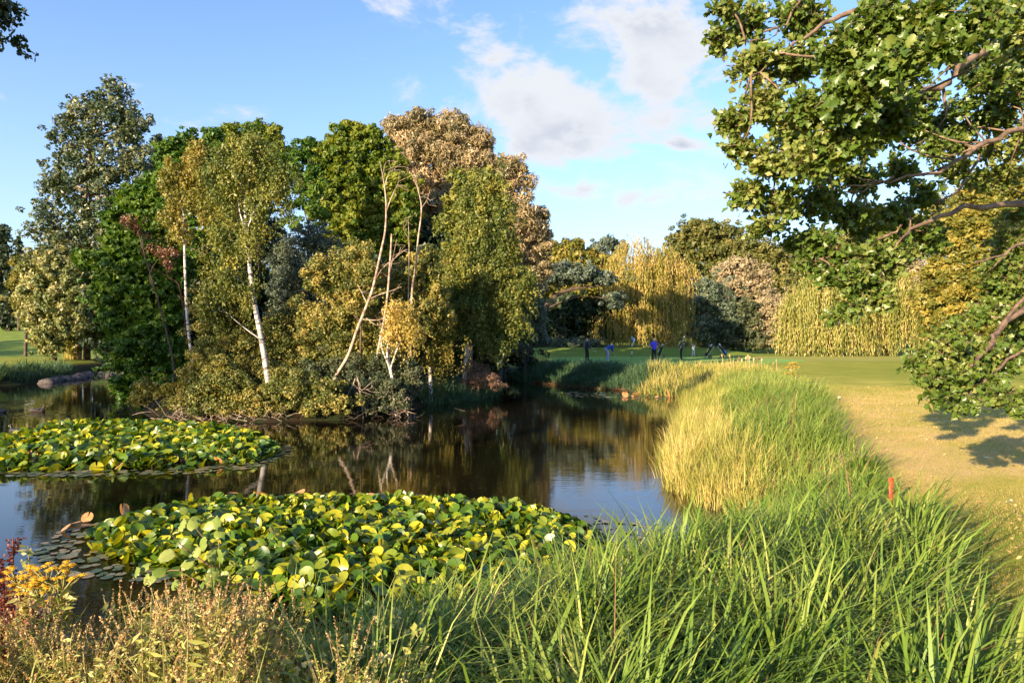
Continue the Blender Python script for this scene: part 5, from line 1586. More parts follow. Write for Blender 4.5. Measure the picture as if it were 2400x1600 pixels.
iris('pair of upright sword leaves rising by the dark water', 262, 1415, 3.6, 5, .04)
iris('tall clump of arching sword leaves behind the tan herbs', 520, 1325, 3.7, 26, .13, curve=(.1, 1.3))
iris('sword-leaved clump between the tan herbs and lily bed', 610, 1345, 3.8, 18, .12, curve=(.1, 1.2))
iris('broad green iris clump left of the thin rushes', 770, 1420, 3.5, 30, .15, curve=(.1, 1.5))
iris('iris leaves in front of the lily bed near the dark gap', 860, 1470, 4.2, 16, .13, curve=(.1, 1.4))
iris('single broad blades standing in the tan herbs at left', 350, 1430, 3.3, 5, .12)
iris('thin upright rushes with reddish tips at the bottom centre', 900, 1450, 3.3, 110, .17, mat='rush', name='rush_clump', Wd=.0065, lean=(0, .38), curve=(0, .3), cat='rush')
iris('fine reddish rushes at the bottom edge right of the herbs', 830, 1500, 3.0, 80, .15, mat='rush', name='rush_clump', Wd=.006, lean=(0, .42), curve=(0, .4), cat='rush')
iris('broad pale blades standing tall in the middle of the sedge', 2020, 1215, 5.6, 14, .08, Wd=.035, curve=(.1, 1.2), name='broad_sedge_clump', cat='sedge')
iris('leaning broad blades below the tallest pair in the sedge', 1960, 1290, 5.2, 12, .08, Wd=.032, curve=(.3, 1.5), name='broad_sedge_clump', cat='sedge')

# dark red dock spires and ragwort at the left edge


def dock(label, px, top, D):
    x = (px - 1200) / F * D; z = max(h1(x, D), 0); h = CAMZ - (top - HZ) / F * D - z
    r = thing('dock', label, 'dock', (x, D, z), group='dark red docks at the left edge')
    G = Geo(); G.tube(smoothpath([(0, 0, 0), (.02, 0, h * .5), (.0, .02, h)], 4), np.linspace(.009, .003, 9), 5)
    Sp = Geo()
    for i in range(9):
        t_ = .35 + .07 * i; a = RNG.uniform(0, 6.28); ln = .30 * (1.1 - t_) + .06
        b = np.array([0, 0, h * t_]); e = b + [math.cos(a) * ln * .4, math.sin(a) * ln * .4, ln]
        G.tube([b, e], [.004, .002], 4)
        m = 90; tt = RNG.random(m)[:, None]
        V, q = leaf_cards(b + (e - b) * tt + RNG.normal(size=(m, 3)) * .010, rand_unit(m), rand_unit(m), .016, .013)
        Sp.put(V, quads=q, rnd=RNG.random(m))
    m = 260; tt = RNG.random(m); V, q = leaf_cards(np.column_stack([RNG.normal(0, .012, m), RNG.normal(0, .012, m), h * (.55 + .45 * tt)]), rand_unit(m), rand_unit(m), .018, .014)
    Sp.put(V, quads=q, rnd=RNG.random(m))
    add('stem', G.mesh('stem', 'dock_red'), r); add('seed_spikes', Sp.mesh('seed_spikes', 'dock_red'), r)['kind'] = 'stuff'


dock('tallest dark red dock spire near the left edge', 24, 1262, 3.6)
dock('dark red dock spire cut by the left edge', 2, 1330, 3.5)
dock('shorter dark red dock leaning by the ragwort', 48, 1370, 3.5)
dock('low red dock half buried in the corner herbs', 70, 1440, 3.2)


def ragwort(label, heads, foot_px, D, far=False, k=1.0):
    """heads: (px, py) of each flat flower cluster"""
    x0 = (foot_px - 1200) / F * D; z0 = max(h1(x0, D), 0)
    r = thing('ragwort', label, 'ragwort', (x0, D, z0), group='yellow ragwort plants')
    S = Geo(); Lf = Geo(); hub = None
    for i, (px, py) in enumerate(heads):
        c = P(px, py, D + RNG.uniform(-.1, .1)) - [x0, D, z0]
        base = np.array([0, 0, c[2] * .45])
        S.tube(smoothpath([(0, 0, -.03), base, c - [0, 0, .02]], 4), np.linspace(.006, .003, 9) * k, 4, rnd=.5)
        Hd = Geo()
        for j in range(16):
            a = RNG.uniform(0, 6.28); q_ = math.sqrt(RNG.random()) * .055 * k
            p = c + [math.cos(a) * q_, math.sin(a) * q_, RNG.uniform(-.01, .012) * k - q_ * .2]
            S.tube([c - [0, 0, .05 * k], p - [0, 0, .006]], [.0015 * k, .001 * k], 3, cap=False)
            m = 9; aa = np.linspace(0, 6.28, m, endpoint=False); ax = np.column_stack([np.cos(aa), np.sin(aa), np.full(m, .15)])
            V, q = leaf_cards(p + ax * .006 * k, np.tile([0, -.2, 1.0], (m, 1)), ax, .012 * k, .006 * k); Hd.put(V, quads=q, rnd=RNG.random())
            Hd.tube([p - [0, 0, .004 * k], p + [0, 0, .003 * k]], .004 * k, 6, rnd=.2)
        add('flower_head', Hd.mesh('flower_head', 'ragwort'), r)
        m = 60; tt = RNG.random(m)[:, None]; pos = base * (1 - tt) + c * tt - [0, 0, .06]; ax = unit(RNG.normal(size=(m, 3)) * [1, 1, .5])
        V, q = leaf_cards(pos + ax * .025, unit(RNG.normal(size=(m, 3)) + [0, 0, .6]), ax, RNG.uniform(.03, .06, m) * k, RNG.uniform(.012, .022, m) * k, .2)
        Lf.put(V, tris=q, rnd=np.tile(RNG.random(m), 2))
    add('stem', S.mesh('stem', 'rush'), r); add('leaves', Lf.mesh('leaves', 'herb_leaf'), r)['kind'] = 'stuff'


ragwort('ragwort with two large yellow heads over the blue water', [(114, 1325), (148, 1340)], 130, 3.5, k=1.9)
ragwort('ragwort with yellow heads beside the dark red docks', [(42, 1335), (80, 1360), (60, 1350)], 60, 3.45, k=1.7)
ragwort('small ragwort head low among the herbs', [(140, 1400), (95, 1368)], 140, 3.5, k=1.5)
ragwort('ragwort at the far corner of the bank, casting a long shadow on the lawn', [(1856, 850), (1863, 848), (1866, 858), (1848, 860), (1862, 876), (1885, 889), (1882, 904), (1845, 872), (1796, 882)], 1866, 27.3, k=3.0)
# whitish-flowered willowherb rising among the ragwort
def willowherb(label, px, top, D):
    x = (px - 1200) / F * D; z = max(h1(x, D), 0); h = CAMZ - (top - HZ) / F * D - z
    r = thing('willowherb', label, 'wild plant', (x, D, z)); S = Geo(); Lf = Geo()
    S.tube([(0, 0, -.02), (.02, 0, h * .6), (0, 0, h)], [.007, .005, .002], 5, rnd=.5)
    m = 170; tt = RNG.random(m); ax = unit(np.column_stack([RNG.normal(size=(m, 2)), RNG.uniform(-.2, .6, m)]))
    V, q = leaf_cards(np.column_stack([np.zeros(m), np.zeros(m), h * (.25 + .75 * tt)]) + ax * .03, unit(RNG.normal(size=(m, 3)) + [0, 0, .6]), ax, RNG.uniform(.025, .06, m), RNG.uniform(.012, .024, m), .2)
    Lf.put(V, tris=q, rnd=np.tile(RNG.random(m), 2))
    add('stem', S.mesh('stem', 'rush'), r); add('leaves', Lf.mesh('leaves', 'herb_leaf'), r)['kind'] = 'stuff'
willowherb('leafy willowherb stem between the two ragworts', 66, 1278, 3.7)
willowherb('second willowherb stem, lower and right of the ragworts', 175, 1440, 3.6)


def alder_sapling():
    D = 4.5; fx = (520 - 1200) / F * D; z0 = h1(fx, D)
    r = thing('alder_sapling', 'alder sapling with pale pleated leaves in front of the lily bed', 'sapling', (fx, D, z0))
    stems = [[(520, 1500), (505, 1400), (500, 1300), (446, 1220)], [(520, 1500), (516, 1350), (512, 1246)], [(520, 1480), (470, 1380), (420, 1335), (330, 1355)], [(516, 1400), (560, 1340), (620, 1320)], [(500, 1330), (440, 1290), (400, 1250)], [(516, 1370), (580, 1370), (640, 1400)]]
    S = Geo(); o0 = np.array([fx, D, z0])
    for st in stems:
        pts = smoothpath([P(a, b, D + RNG.uniform(-.08, .08)) - o0 for a, b in st], 4)
        if st[0][1] >= 1480: pts[0] = np.array([0, 0, -.03])
        S.tube(pts, np.linspace(.007, .002, len(pts)), 5, rnd=.5)
    add('stem', S.mesh('stem', 'twig_brown'), r)
    # rounded leaf with pleats
    n = 7; V = []; T = []
    for i in range(n + 1):
        t_ = i / n; w = .44 * math.sin(math.pi * min(1, .12 + t_ * .86)) ** .7
        for j, s_ in enumerate((-1, -.5, 0, .5, 1)):
            V.append((s_ * w, t_ * 1.0 + .05 * (1 - abs(s_)), .07 * (i % 2) * (abs(s_) > .2) - abs(s_) * .12))
    for i in range(n):
        for j in range(4):
            a = i * 5 + j; T += [(a, a + 1, a + 6), (a, a + 6, a + 5)]
    V = np.array(V); T = np.array(T)
    ms = [mesh_np('leaf', V, T, 'alder_leaf', np.full(len(T), q)) for q in (.15, .4, .65, .9)]
    lp = [(420, 1245, 1.0), (445, 1215, .8), (470, 1262, 1.15), (500, 1240, 1.0), (408, 1290, 1.1), (430, 1300, 1), (455, 1285, .8), (505, 1290, 1.1), (530, 1300, 1.1), (350, 1325, 1), (372, 1315, .8), (390, 1340, 1), (425, 1330, 1), (450, 1345, 1.1), (480, 1350, 1.2),
          (515, 1345, 1), (540, 1355, 1.1), (565, 1340, .9), (320, 1350, .8), (335, 1365, .9), (400, 1375, .8), (470, 1385, 1), (530, 1380, 1), (540, 1405, 1), (500, 1225, .8), (515, 1260, .9), (590, 1345, .8), (610, 1335, .8), (455, 1240, .9), (485, 1310, 1), (555, 1320, .9), (440, 1200, .6), (575, 1380, .9), (600, 1395, .8), (500, 1400, 1.0), (365, 1350, .8)]
    for (px, py, s) in lp:
        o = bpy.data.objects.new('leaf', ms[RNG.integers(0, 4)])
        o.location = P(px, py, D + RNG.uniform(-.15, .15)) - o0
        q = Vector((RNG.normal() * .6 - .2, -1.0, RNG.normal() * .5 + .6)).to_track_quat('Z', 'Y')
        o.rotation_euler = (q.to_matrix() @ Matrix.Rotation(RNG.uniform(-2.4, 2.4), 3, 'Z')).to_euler()
        o.scale = [.092 * s] * 3
        link(o, r)


alder_sapling()

# ------------------------------------------------------------------ small fixed things
principled('red_paint', (.75, .03, .012), .5, noise=(9, (.85, .10, .03)))
principled('wet_log', (.30, .13, .07), .8, noise=(8, (.16, .07, .04)), bump=(20, .5, .01))
principled('stone', (.045, .035, .03), .85, noise=(4, (.13, .10, .09)), bump=(9, .8, .05))


def stake():
    D = 8.0; x = (2087 - 1200) / F * D; z = h1(x, D); top = CAMZ - (1119 - HZ) / F * D
    h = top - z; G = Geo()
    # flat tapering stake
    V = [(-.03, -.006, h), (.03, -.006, h), (.026, -.006, -.1), (-.004, -.006, -.1)]
    V += [(a, .006, c) for a, b, c in V]
    G.put(np.array(V), quads=[(0, 3, 2, 1), (4, 5, 6, 7), (0, 1, 5, 4), (1, 2, 6, 5), (2, 3, 7, 6), (3, 0, 4, 7)])
    o = add('marker_stake', G.mesh('marker_stake', 'red_paint'), loc=(x, D, z)); o.rotation_euler = (0, .02, .12)
    tag(o, 'red painted hazard stake standing behind the sedge at the lawn edge', 'marker post')


stake()
x, y = gpt(1592, 1002)
G = Geo(); G.tube([(x - .30, y, .06), (x, y + .02, .05), (x + .5, y + .1, .02)], [.05, .055, .05], 8); G.tube([(x - .28, y, .08), (x - .36, y - .02, .17)], [.014, .006], 5); G.tube([(x - .2, y, .07), (x - .34, y - .05, .02)], [.012, .005], 5)
tag(add('log', G.mesh('log', 'wet_log', (x, y, 0), True), loc=(x, y, 0)), 'short reddish log end in the water by the golden tussock', 'log')

for j in range(26):
    px = 100 + j * 9.5 + RNG.uniform(-6, 6); x, y = gpt(px, np.interp(px, [100, 200, 350], [897, 884, 872]) + RNG.uniform(-3, 3))
    r0 = RNG.uniform(.22, .5)
    n = 10; V = []; 
    for i, zz_ in enumerate((-.15, .25, .5)):
        for a in np.linspace(0, 6.28, n, endpoint=False):
            q = r0 * (1.0, .9, .35)[i] * RNG.uniform(.8, 1.15); V.append((math.cos(a) * q * 1.3, math.sin(a) * q, zz_ * r0 * 1.3 + RNG.uniform(-.03, .03)))
    V.append((0, 0, r0 * .75))
    q = [(i * n + k, i * n + (k + 1) % n, (i + 1) * n + (k + 1) % n, (i + 1) * n + k) for i in range(2) for k in range(n)]
    t_ = [(2 * n + k, 2 * n + (k + 1) % n, 3 * n) for k in range(n)]
    me = mesh_np('rock', np.array(V), [np.array(q), np.array(t_)], 'stone')
    tag(add('rock', me, loc=(x, y + .2, .02)), 'dark stone in the row along the left bank waterline', 'rock', 'stones along the left bank')

# extra depth in the island wood: trees of the second row, the tall dense ones added to shade the green
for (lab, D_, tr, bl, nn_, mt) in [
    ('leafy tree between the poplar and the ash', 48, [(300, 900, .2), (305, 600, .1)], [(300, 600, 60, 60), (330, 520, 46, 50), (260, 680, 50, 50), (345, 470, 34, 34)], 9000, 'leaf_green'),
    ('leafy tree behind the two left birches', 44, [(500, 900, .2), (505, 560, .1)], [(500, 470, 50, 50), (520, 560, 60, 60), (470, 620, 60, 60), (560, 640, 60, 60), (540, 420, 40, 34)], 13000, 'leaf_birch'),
    ('tall dense tree added behind the island oak to shade the green', 48, [(830, 900, .3), (832, 600, .15)], [(830, 440, 60, 50), (800, 520, 70, 60), (880, 520, 60, 60), (830, 610, 90, 60), (830, 700, 100, 60), (850, 790, 100, 60)], 15000, 'leaf_dark'),
    ('tall dense tree added behind the field maple to shade the green', 48.5, [(600, 900, .3), (600, 600, .15)], [(590, 400, 60, 50), (560, 480, 60, 60), (610, 560, 60, 60), (570, 660, 80, 70), (570, 780, 90, 60)], 14000, 'leaf_dark'),
    ('dark tree added low under the pinkish willow dome to shade the green', 46, [(1000, 900, .3), (1002, 650, .15)], [(1000, 500, 60, 50), (990, 580, 70, 50), (1010, 660, 70, 60), (960, 640, 50, 60)], 11000, 'leaf_dark'),
    ('full tree added behind the island tip birch, filling the tip and shading the green', 36, [(1100, 880, .2), (1102, 600, .1)], [(1110, 440, 50, 44), (1085, 500, 50, 50), (1140, 520, 50, 50), (1100, 590, 70, 50), (1140, 620, 60, 50), (1100, 680, 60, 50)], 16000, 'leaf_birch'),
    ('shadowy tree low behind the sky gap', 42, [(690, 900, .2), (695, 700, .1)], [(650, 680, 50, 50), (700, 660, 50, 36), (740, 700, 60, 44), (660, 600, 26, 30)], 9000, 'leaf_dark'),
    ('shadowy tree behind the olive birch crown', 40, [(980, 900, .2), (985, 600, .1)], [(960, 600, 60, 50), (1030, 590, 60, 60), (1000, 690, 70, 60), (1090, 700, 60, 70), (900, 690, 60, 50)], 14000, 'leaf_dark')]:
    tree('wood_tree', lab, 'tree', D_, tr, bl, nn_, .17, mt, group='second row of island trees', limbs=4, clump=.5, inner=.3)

# ------------------------------------------------------------------ people, built as one continuous skin each
DG = None


def remeshed(name, caps, voxel, mat, smooth_it=3, ratio=None):
    """tapered capsules (a, b, ra, rb) fused into one continuous surface"""
    bmv = []; bmf = []; n0 = 0
    for (a, b, ra, rb) in caps:
        a = np.asarray(a, float); b = np.asarray(b, float); d = b - a; L = np.linalg.norm(d)
        d = d / L if L > 1e-6 else np.array([0, 0, 1.0])
        ref = np.array([0, 0, 1.0]) if abs(d[2]) < .9 else np.array([1.0, 0, 0])
        s = np.cross(d, ref); s /= np.linalg.norm(s); t_ = np.cross(s, d)
        rings = [(-math.cos(k) * ra, math.sin(k) * ra, a) for k in (.35, .8, 1.2, 1.57)] + [(math.cos(k) * rb, math.sin(k) * rb, b) for k in (1.57, 1.2, .8, .35)]
        m = 12; an = np.linspace(0, 2 * math.pi, m, endpoint=False)
        V = [a - d * ra]
        for (o_, r_, c_) in rings:
            V += list(c_ + d * o_ + r_ * (np.cos(an)[:, None] * s + np.sin(an)[:, None] * t_))
        V.append(b + d * rb); e = len(V) - 1
        for j in range(m):
            k = (j + 1) % m
            bmf.append((n0, n0 + 1 + k, n0 + 1 + j)); bmf.append((n0 + e, n0 + e - m + j, n0 + e - m + k))
            for i in range(7):
                bmf.append((n0 + 1 + i * m + j, n0 + 1 + i * m + k, n0 + 1 + (i + 1) * m + k, n0 + 1 + (i + 1) * m + j))
        bmv += V; n0 += len(V)
    me = bpy.data.meshes.new('tmp'); me.from_pydata([tuple(v) for v in bmv], [], bmf); me.update()
    o = bpy.data.objects.new('tmp', me); COL.objects.link(o)
    md = o.modifiers.new('r', 'REMESH'); md.mode = 'VOXEL'; md.voxel_size = voxel; md.use_smooth_shade = True
    sm = o.modifiers.new('s', 'SMOOTH'); sm.iterations = smooth_it; sm.factor = .5
    if ratio:
        dc = o.modifiers.new('d', 'DECIMATE'); dc.ratio = ratio
    dg = bpy.context.evaluated_depsgraph_get(); dg.update()
    res = bpy.data.meshes.new_from_object(o.evaluated_get(dg)); res.name = name
    bpy.data.objects.remove(o); bpy.data.meshes.remove(me)
    res.materials.clear(); res.materials.append(MATS[mat])
    res.polygons.foreach_set('use_smooth', np.ones(len(res.polygons), dtype=bool))
    return res


for nm, c in [('skin', (.62, .33, .24)), ('hair_grey', (.45, .42, .40)), ('navy_cloth', (.012, .012, .05)), ('black_cloth', (.010, .010, .012)), ('blue_cloth', (.06, .05, .62)), ('royal_cloth', (.02, .07, .38)),
              ('lilac_cloth', (.34, .32, .52)), ('white_cloth', (.78, .76, .74)), ('dark_shirt', (.02, .025, .05)), ('white_shoe', (.80, .78, .74)), ('dark_shoe', (.02, .02, .02)), ('bag_black', (.012, .012, .018)),
              ('bag_white', (.70, .66, .72)), ('bag_blue', (.08, .14, .60)), ('bag_purple', (.16, .10, .30)), ('bag_yellow', (.75, .6, .05)), ('bag_green', (.02, .30, .22)), ('tyre', (.02, .02, .02)), ('eye', (.02, .015, .01)), ('ball_white', (.85, .85, .80)), ('flag_white', (.75, .78, .85)), ('flag_blue', (.10, .22, .55)), ('duck_brown', (.14, .08, .045)), ('duck_dark', (.02, .02, .018)), ('bill', (.45, .32, .06)), ('pole_black', (.02, .02, .02)), ('pole_white', (.8, .8, .78))]:
    principled(nm, c, .75 if 'cloth' in nm or nm == 'skin' else .5)
principled('club_steel', (.75, .75, .75), .25, 1.0)


def lerp(a, b, t_): return np.asarray(a, float) * (1 - t_) + np.asarray(b, float) * t_


def hand(wrist, direc, palm_n, curl):
    """palm, four unequal bent fingers and a thumb leaving the side of the palm"""
    d = unit(np.asarray(direc, float)[None])[0]; n_ = np.asarray(palm_n, float); n_ = n_ - d * (n_ @ d); n_ /= np.linalg.norm(n_); s = np.cross(d, n_)
    caps = [(wrist, wrist + d * .045, .024, .034), (wrist + d * .05 - s * .02, wrist + d * .085 - s * .026, .018, .014), (wrist + d * .05 + s * .02, wrist + d * .085 + s * .026, .018, .014)]
    for i, ln in enumerate((.070, .078, .073, .058)):
        a = wrist + d * .085 + s * (-.030 + .020 * i)
        m_ = a + unit((d * math.cos(curl * .5) + n_ * math.sin(curl * .5))[None])[0] * ln * .5
        e = m_ + unit((d * math.cos(curl * 1.4) + n_ * math.sin(curl * 1.4))[None])[0] * ln * .5
        caps += [(a, m_, .010, .009), (m_, e, .009, .008)]
    t0 = wrist + d * .03 - s * .030; t1 = t0 + d * .03 - s * .025 + n_ * .012; t2 = t1 + d * .03 + n_ * .02 * (1 + curl) - s * .004
    caps += [(t0, t1, .013, .011), (t1, t2, .011, .009)]
    return caps


def person(label, px, py, D, yaw, J, shirt, trousers, shoes, hat=None, sleeves='long', group='golfers on and around the green', waist=None, height_m=1.78):
    """J: joints in the figure's own frame (x right, y ahead, z up), ground at 0"""
    x = (px - 1200) / F * D; z = h1(x, D) + .012
    r = thing('person', label, 'person', (x, D, z), yaw, group)
    s = height_m / 1.78; r.scale = (s, s, s)
    g = {k: np.asarray(v, float) for k, v in J.items()}
    C = []
    # head, face, neck
    hd = g['head']; up = unit((hd - g['neck'])[None])[0]; fw = g['face'] / np.linalg.norm(g['face']); fw = fw - up * (fw @ up); fw /= np.linalg.norm(fw); sd = np.cross(fw, up)
    C += [(hd - up * .035 + fw * .012, hd + up * .045 - fw * .008, .078, .092), (hd - up * .075 + fw * .035, hd - up * .06 + fw * .045, .045, .045)]
    C += [(hd + fw * .085 + up * .005, hd + fw * .108 - up * .022, .012, .016), (hd + fw * .082 - up * .055, hd + fw * .084 - up * .055 + sd * .01, .016, .016)]
    for q in (-1, 1): C += [(hd + sd * q * .086 + up * .015, hd + sd * q * .088 - up * .02, .018, .014)]
    C += [(g['neck'] - up * .05, hd - up * .05, .062, .056)]
    ch = g['chest']; pl = g['pelvis']; tn = unit((ch - pl)[None])[0]
    across = unit((g['shR'] - g['shL'])[None])[0]
    torso = [(pl - across * .07, pl + across * .07, .125, .125), (pl, lerp(pl, ch, .5), .140, .135), (lerp(pl, ch, .5) - across * .04, lerp(pl, ch, .5) + across * .04, .125, .125),
             (ch - across * .09, ch + across * .09, .125, .125), (ch, g['neck'], .12, .07), (g['shL'], g['neck'], .07, .06), (g['shR'], g['neck'], .07, .06), (g['shL'], g['shR'], .075, .075)]
    C += torso
    arm, fore, legs = [], [], []
    for q in 'LR':
        arm += [(g['sh' + q], g['el' + q], .056, .043)]
        fore += [(g['el' + q], g['wr' + q], .041, .028)]
        legs += [(pl + (g['hip' + q] - pl) * .8, g['kn' + q], .092, .060), (g['kn' + q], g['an' + q], .058, .042)]
        C += [(g['an' + q], g['an' + q] + g['toe'] * .14 - [0, 0, .045], .045, .035)]
        C += hand(g['wr' + q], g['wr' + q] - g['el' + q] * 1.0, g.get('palm' + q, g['toe']), 1.2)
    C += arm + fore + legs
    body = add('body', remeshed('body', C, .0105, 'skin', 2, .25), r)
    gr = lambda L, k: [(a, b, ra + k, rb + k) for a, b, ra, rb in L]
    sh = gr(torso[1:], .018) + gr(torso[:1], .016) + gr([(a, (lerp(a, b, .62) if sleeves == 'short' else b), ra, rb + .004) for a, b, ra, rb in arm], .020)
    if sleeves == 'long': sh += gr([(a, lerp(a, b, .95), ra, rb + .004) for a, b, ra, rb in fore], .018)
    if waist is None: sh += gr([(pl - across * .06, pl + across * .06, .13, .13)], .02)
    add('shirt' if sleeves == 'short' else 'jumper', remeshed('shirt', sh, .016, shirt, 3), r)
    tr = gr(legs, .024) + [(pl - across * .07 - tn * .02, pl + across * .07 - tn * .02, .142, .142)]
    for q in 'LR': tr += [(g['kn' + q], g['an' + q] + [0, 0, -.01], .078, .068)]
    add('trousers', remeshed('trousers', tr, .016, trousers, 3), r)
    for q in 'LR':
        a = g['an' + q]
        fs = [(a + [0, 0, -.03], a + g['toe'] * .16 + [0, 0, -.052], .050, .040), (a - g['toe'] * .04 + [0, 0, -.05], a + g['toe'] * .10 + [0, 0, -.055], .046, .044)]
        add('shoe', remeshed('shoe', fs, .014, shoes, 1), r)
    for q in (-1, 1):
        me = remeshed('eye', [(hd + fw * .080 + sd * q * .032 + up * .012, hd + fw * .0805 + sd * q * .032 + up * .012, .011, .011)], .004, 'eye', 0)
        add('eye', me, r)
    if hat == 'cap':
        add('cap', remeshed('cap', [(hd + up * .055 - fw * .01, hd + up * .065, .098, .095), (hd + up * .055 + fw * .08, hd + up * .045 + fw * .15, .05, .035), (hd + up * .02 - fw * .03, hd + up * .05, .098, .098)], .012, 'black_cloth', 1), r)
    else:
        hr = [(hd + up * .03 - fw * .035, hd + up * .045 - fw * .02, .092, .088), (hd - up * .04 - fw * .04, hd - fw * .045, .070, .080)] if hat == 'hair' else [(hd - up * .03 - fw * .045, hd + up * .01 - fw * .045, .066, .068), (hd + sd * .06 - fw * .02, hd - sd * .06 - fw * .02, .045, .045)]
        add('hair', remeshed('hair', hr, .012, 'hair_grey', 1), r)
    if waist:
        add('collar', remeshed('collar', [(g['neck'] - up * .02, g['neck'] + up * .015, .078, .074)], .012, waist, 1), r)
    return r, Matrix.Translation((x, D, z)) @ Matrix.Rotation(yaw, 4, 'Z') @ Matrix.Scale(s, 4)


def stand(**kw):
    J = dict(head=(0, .03, 1.67), face=(0, 1, 0), neck=(0, 0, 1.49), chest=(0, .01, 1.30), pelvis=(0, 0, .97), shL=(-.19, 0, 1.44), shR=(.19, 0, 1.44), elL=(-.26, -.03, 1.16), elR=(.26, -.03, 1.16),
             wrL=(-.27, .07, .92), wrR=(.27, .07, .92), hipL=(-.10, 0, .92), hipR=(.10, 0, .92), knL=(-.11, .03, .50), knR=(.11, .03, .50), anL=(-.12, 0, .095), anR=(.12, 0, .095), toe=(0, 1, 0))
    J.update(kw); return J


def club(label, M, a, b, head_dir, group='golf clubs in use'):
    a = np.array(M @ Vector(a)); b = np.array(M @ Vector(b))
    r = thing('golf_club', label, 'golf club', b, group=group)
    d = (a - b); G = Geo(); G.tube([np.zeros(3), d * .75], [.0055, .0065], 6); add('shaft', G.mesh('shaft', 'club_steel'), r)
    G = Geo(); G.tube([d * .72, d], [.013, .015], 7); add('grip', G.mesh('grip', 'tyre'), r)
    hdv = np.array(M.to_3x3() @ Vector(head_dir)); G = Geo(); G.tube([-hdv * .03, hdv * .09], [.022, .03], 8); add('club_head', G.mesh('club_head', 'club_steel'), r)


# 1: navy jumper, side on facing right, club held in front
DG1 = 54.6
r, M = person('bald man in navy jumper and black trousers standing at the left holding a club', 1375, 845, DG1, math.radians(-75),
              stand(wrL=(-.04, .30, 1.06), wrR=(.05, .33, 1.02), elL=(-.25, .06, 1.15), elR=(.25, .06, 1.15), anL=(-.10, -.05, .095), anR=(.09, .10, .095), knR=(.10, .08, .5)), 'navy_cloth', 'black_cloth', 'dark_shoe', None, waist='white_cloth')
club('golf club held out low by the man in the navy jumper', M, (0.0, .34, 1.10), (.03, .78, .72), (0, .6, -.4))
# 2: putting, bent over, facing right
r, M = person('man bent over his putter in blue jumper and lilac trousers', 1424, 846, 54.6, math.radians(-82),
              dict(head=(0, .52, 1.30), face=(0, .5, -1), neck=(0, .40, 1.20), chest=(0, .24, 1.14), pelvis=(0, -.08, .93), shL=(-.19, .34, 1.18), shR=(.19, .34, 1.18), elL=(-.20, .38, .93), elR=(.20, .38, .93),
                   wrL=(-.03, .42, .76), wrR=(.03, .42, .72), hipL=(-.10, -.06, .90), hipR=(.10, -.06, .90), knL=(-.13, .03, .49), knR=(.13, .03, .49), anL=(-.14, -.04, .095), anR=(.14, -.04, .095), toe=(0, 1, 0)), 'royal_cloth', 'lilac_cloth', 'white_shoe', 'cap', waist='white_cloth')
club('putter resting on the green in the bent man\'s hands', M, (0, .42, .84), (.0, .76, .05), (.7, .3, 0))
# 3: blue polo from behind, left arm akimbo
r, M = person('man in bright blue polo seen from behind with hand on hip', 1533, 845, 54.8, math.radians(8),
              stand(elL=(-.42, -.10, 1.18), wrL=(-.20, -.02, 1.02), elR=(.30, .06, 1.16), wrR=(.36, .26, 1.00), anL=(-.13, .0, .095), anR=(.13, .02, .095), toe=(-.2, 1, 0), palmL=(1, .3, 0)), 'blue_cloth', 'black_cloth', 'white_shoe', 'hair', sleeves='short', height_m=1.76)
# 4: dark shirt, facing left-away
r, M = person('man in dark polo and black cap standing behind the reeds', 1597, 842, 56.6, math.radians(70),
              stand(elL=(-.25, .0, 1.16), wrL=(-.24, .10, .93), elR=(.25, -.02, 1.16), wrR=(.26, .05, .92)), 'dark_shirt', 'black_cloth', 'dark_shoe', 'cap', sleeves='short', height_m=1.74)
x, y, z = (1549 - 1200) / F * 55.2, 55.2, 0; z = h1(x, y) + .035
tag(add('golf_ball', remeshed('golf_ball', [((0, 0, 0), (0, 0, .0005), .03, .03)], .008, 'ball_white', 0), loc=(x, y, z)), 'white golf ball lying on the green beside the man in blue', 'golf ball')

# flagstick
Df = 60.5; x = (1481 - 1200) / F * Df; z = h1(x, Df)
r = thing('flagstick', 'black and white banded flagstick with a limp white and blue flag', 'golf flag', (x, Df, z))
hp = 2.0
for i in range(6):
    G = Geo(); G.tube([(0, 0, hp * i / 6), (0, 0, hp * (i + 1) / 6)], .022, 8); add('pole_band', G.mesh('pole_band', 'pole_white' if i % 2 == 1 else 'pole_black'), r)
for k, mt in ((0, 'flag_blue'), (1, 'flag_white')):
    nx, nz = 7, 9; V = []
    for i in range(nx):
        for j in range(nz):
            u_ = i / (nx - 1) * .5 + k * .5; v_ = j / (nz - 1)
            V.append((.02 + .30 * u_ * (1 - .35 * v_), .05 * math.sin(u_ * 9), hp - .02 - .40 * v_ - .25 * u_))
    q = [(i * nz + j, (i + 1) * nz + j, (i + 1) * nz + j + 1, i * nz + j + 1) for i in range(nx - 1) for j in range(nz - 1)]
    o = add('flag_cloth', mesh_np('flag_cloth', np.array(V), np.array(q), mt, smooth=True), r)
    sd_ = o.modifiers.new('t', 'SOLIDIFY'); sd_.thickness = .004
r.rotation_euler = (0, 0, .3)


def ring(G, c, R, r_, axis='x', n=20, m=6):
    a = np.linspace(0, 2 * math.pi, n, endpoint=False); b = np.linspace(0, 2 * math.pi, m, endpoint=False)
    V = []
    for i in a:
        for j in b:
            rr = R + r_ * math.cos(j); V.append((c[0] + r_ * math.sin(j), c[1] + rr * math.cos(i), c[2] + rr * math.sin(i)))
    q = [(i * m + j, ((i + 1) % n) * m + j, ((i + 1) % n) * m + (j + 1) % m, i * m + (j + 1) % m) for i in range(n) for j in range(m)]
    G.put(np.array(V), quads=q)


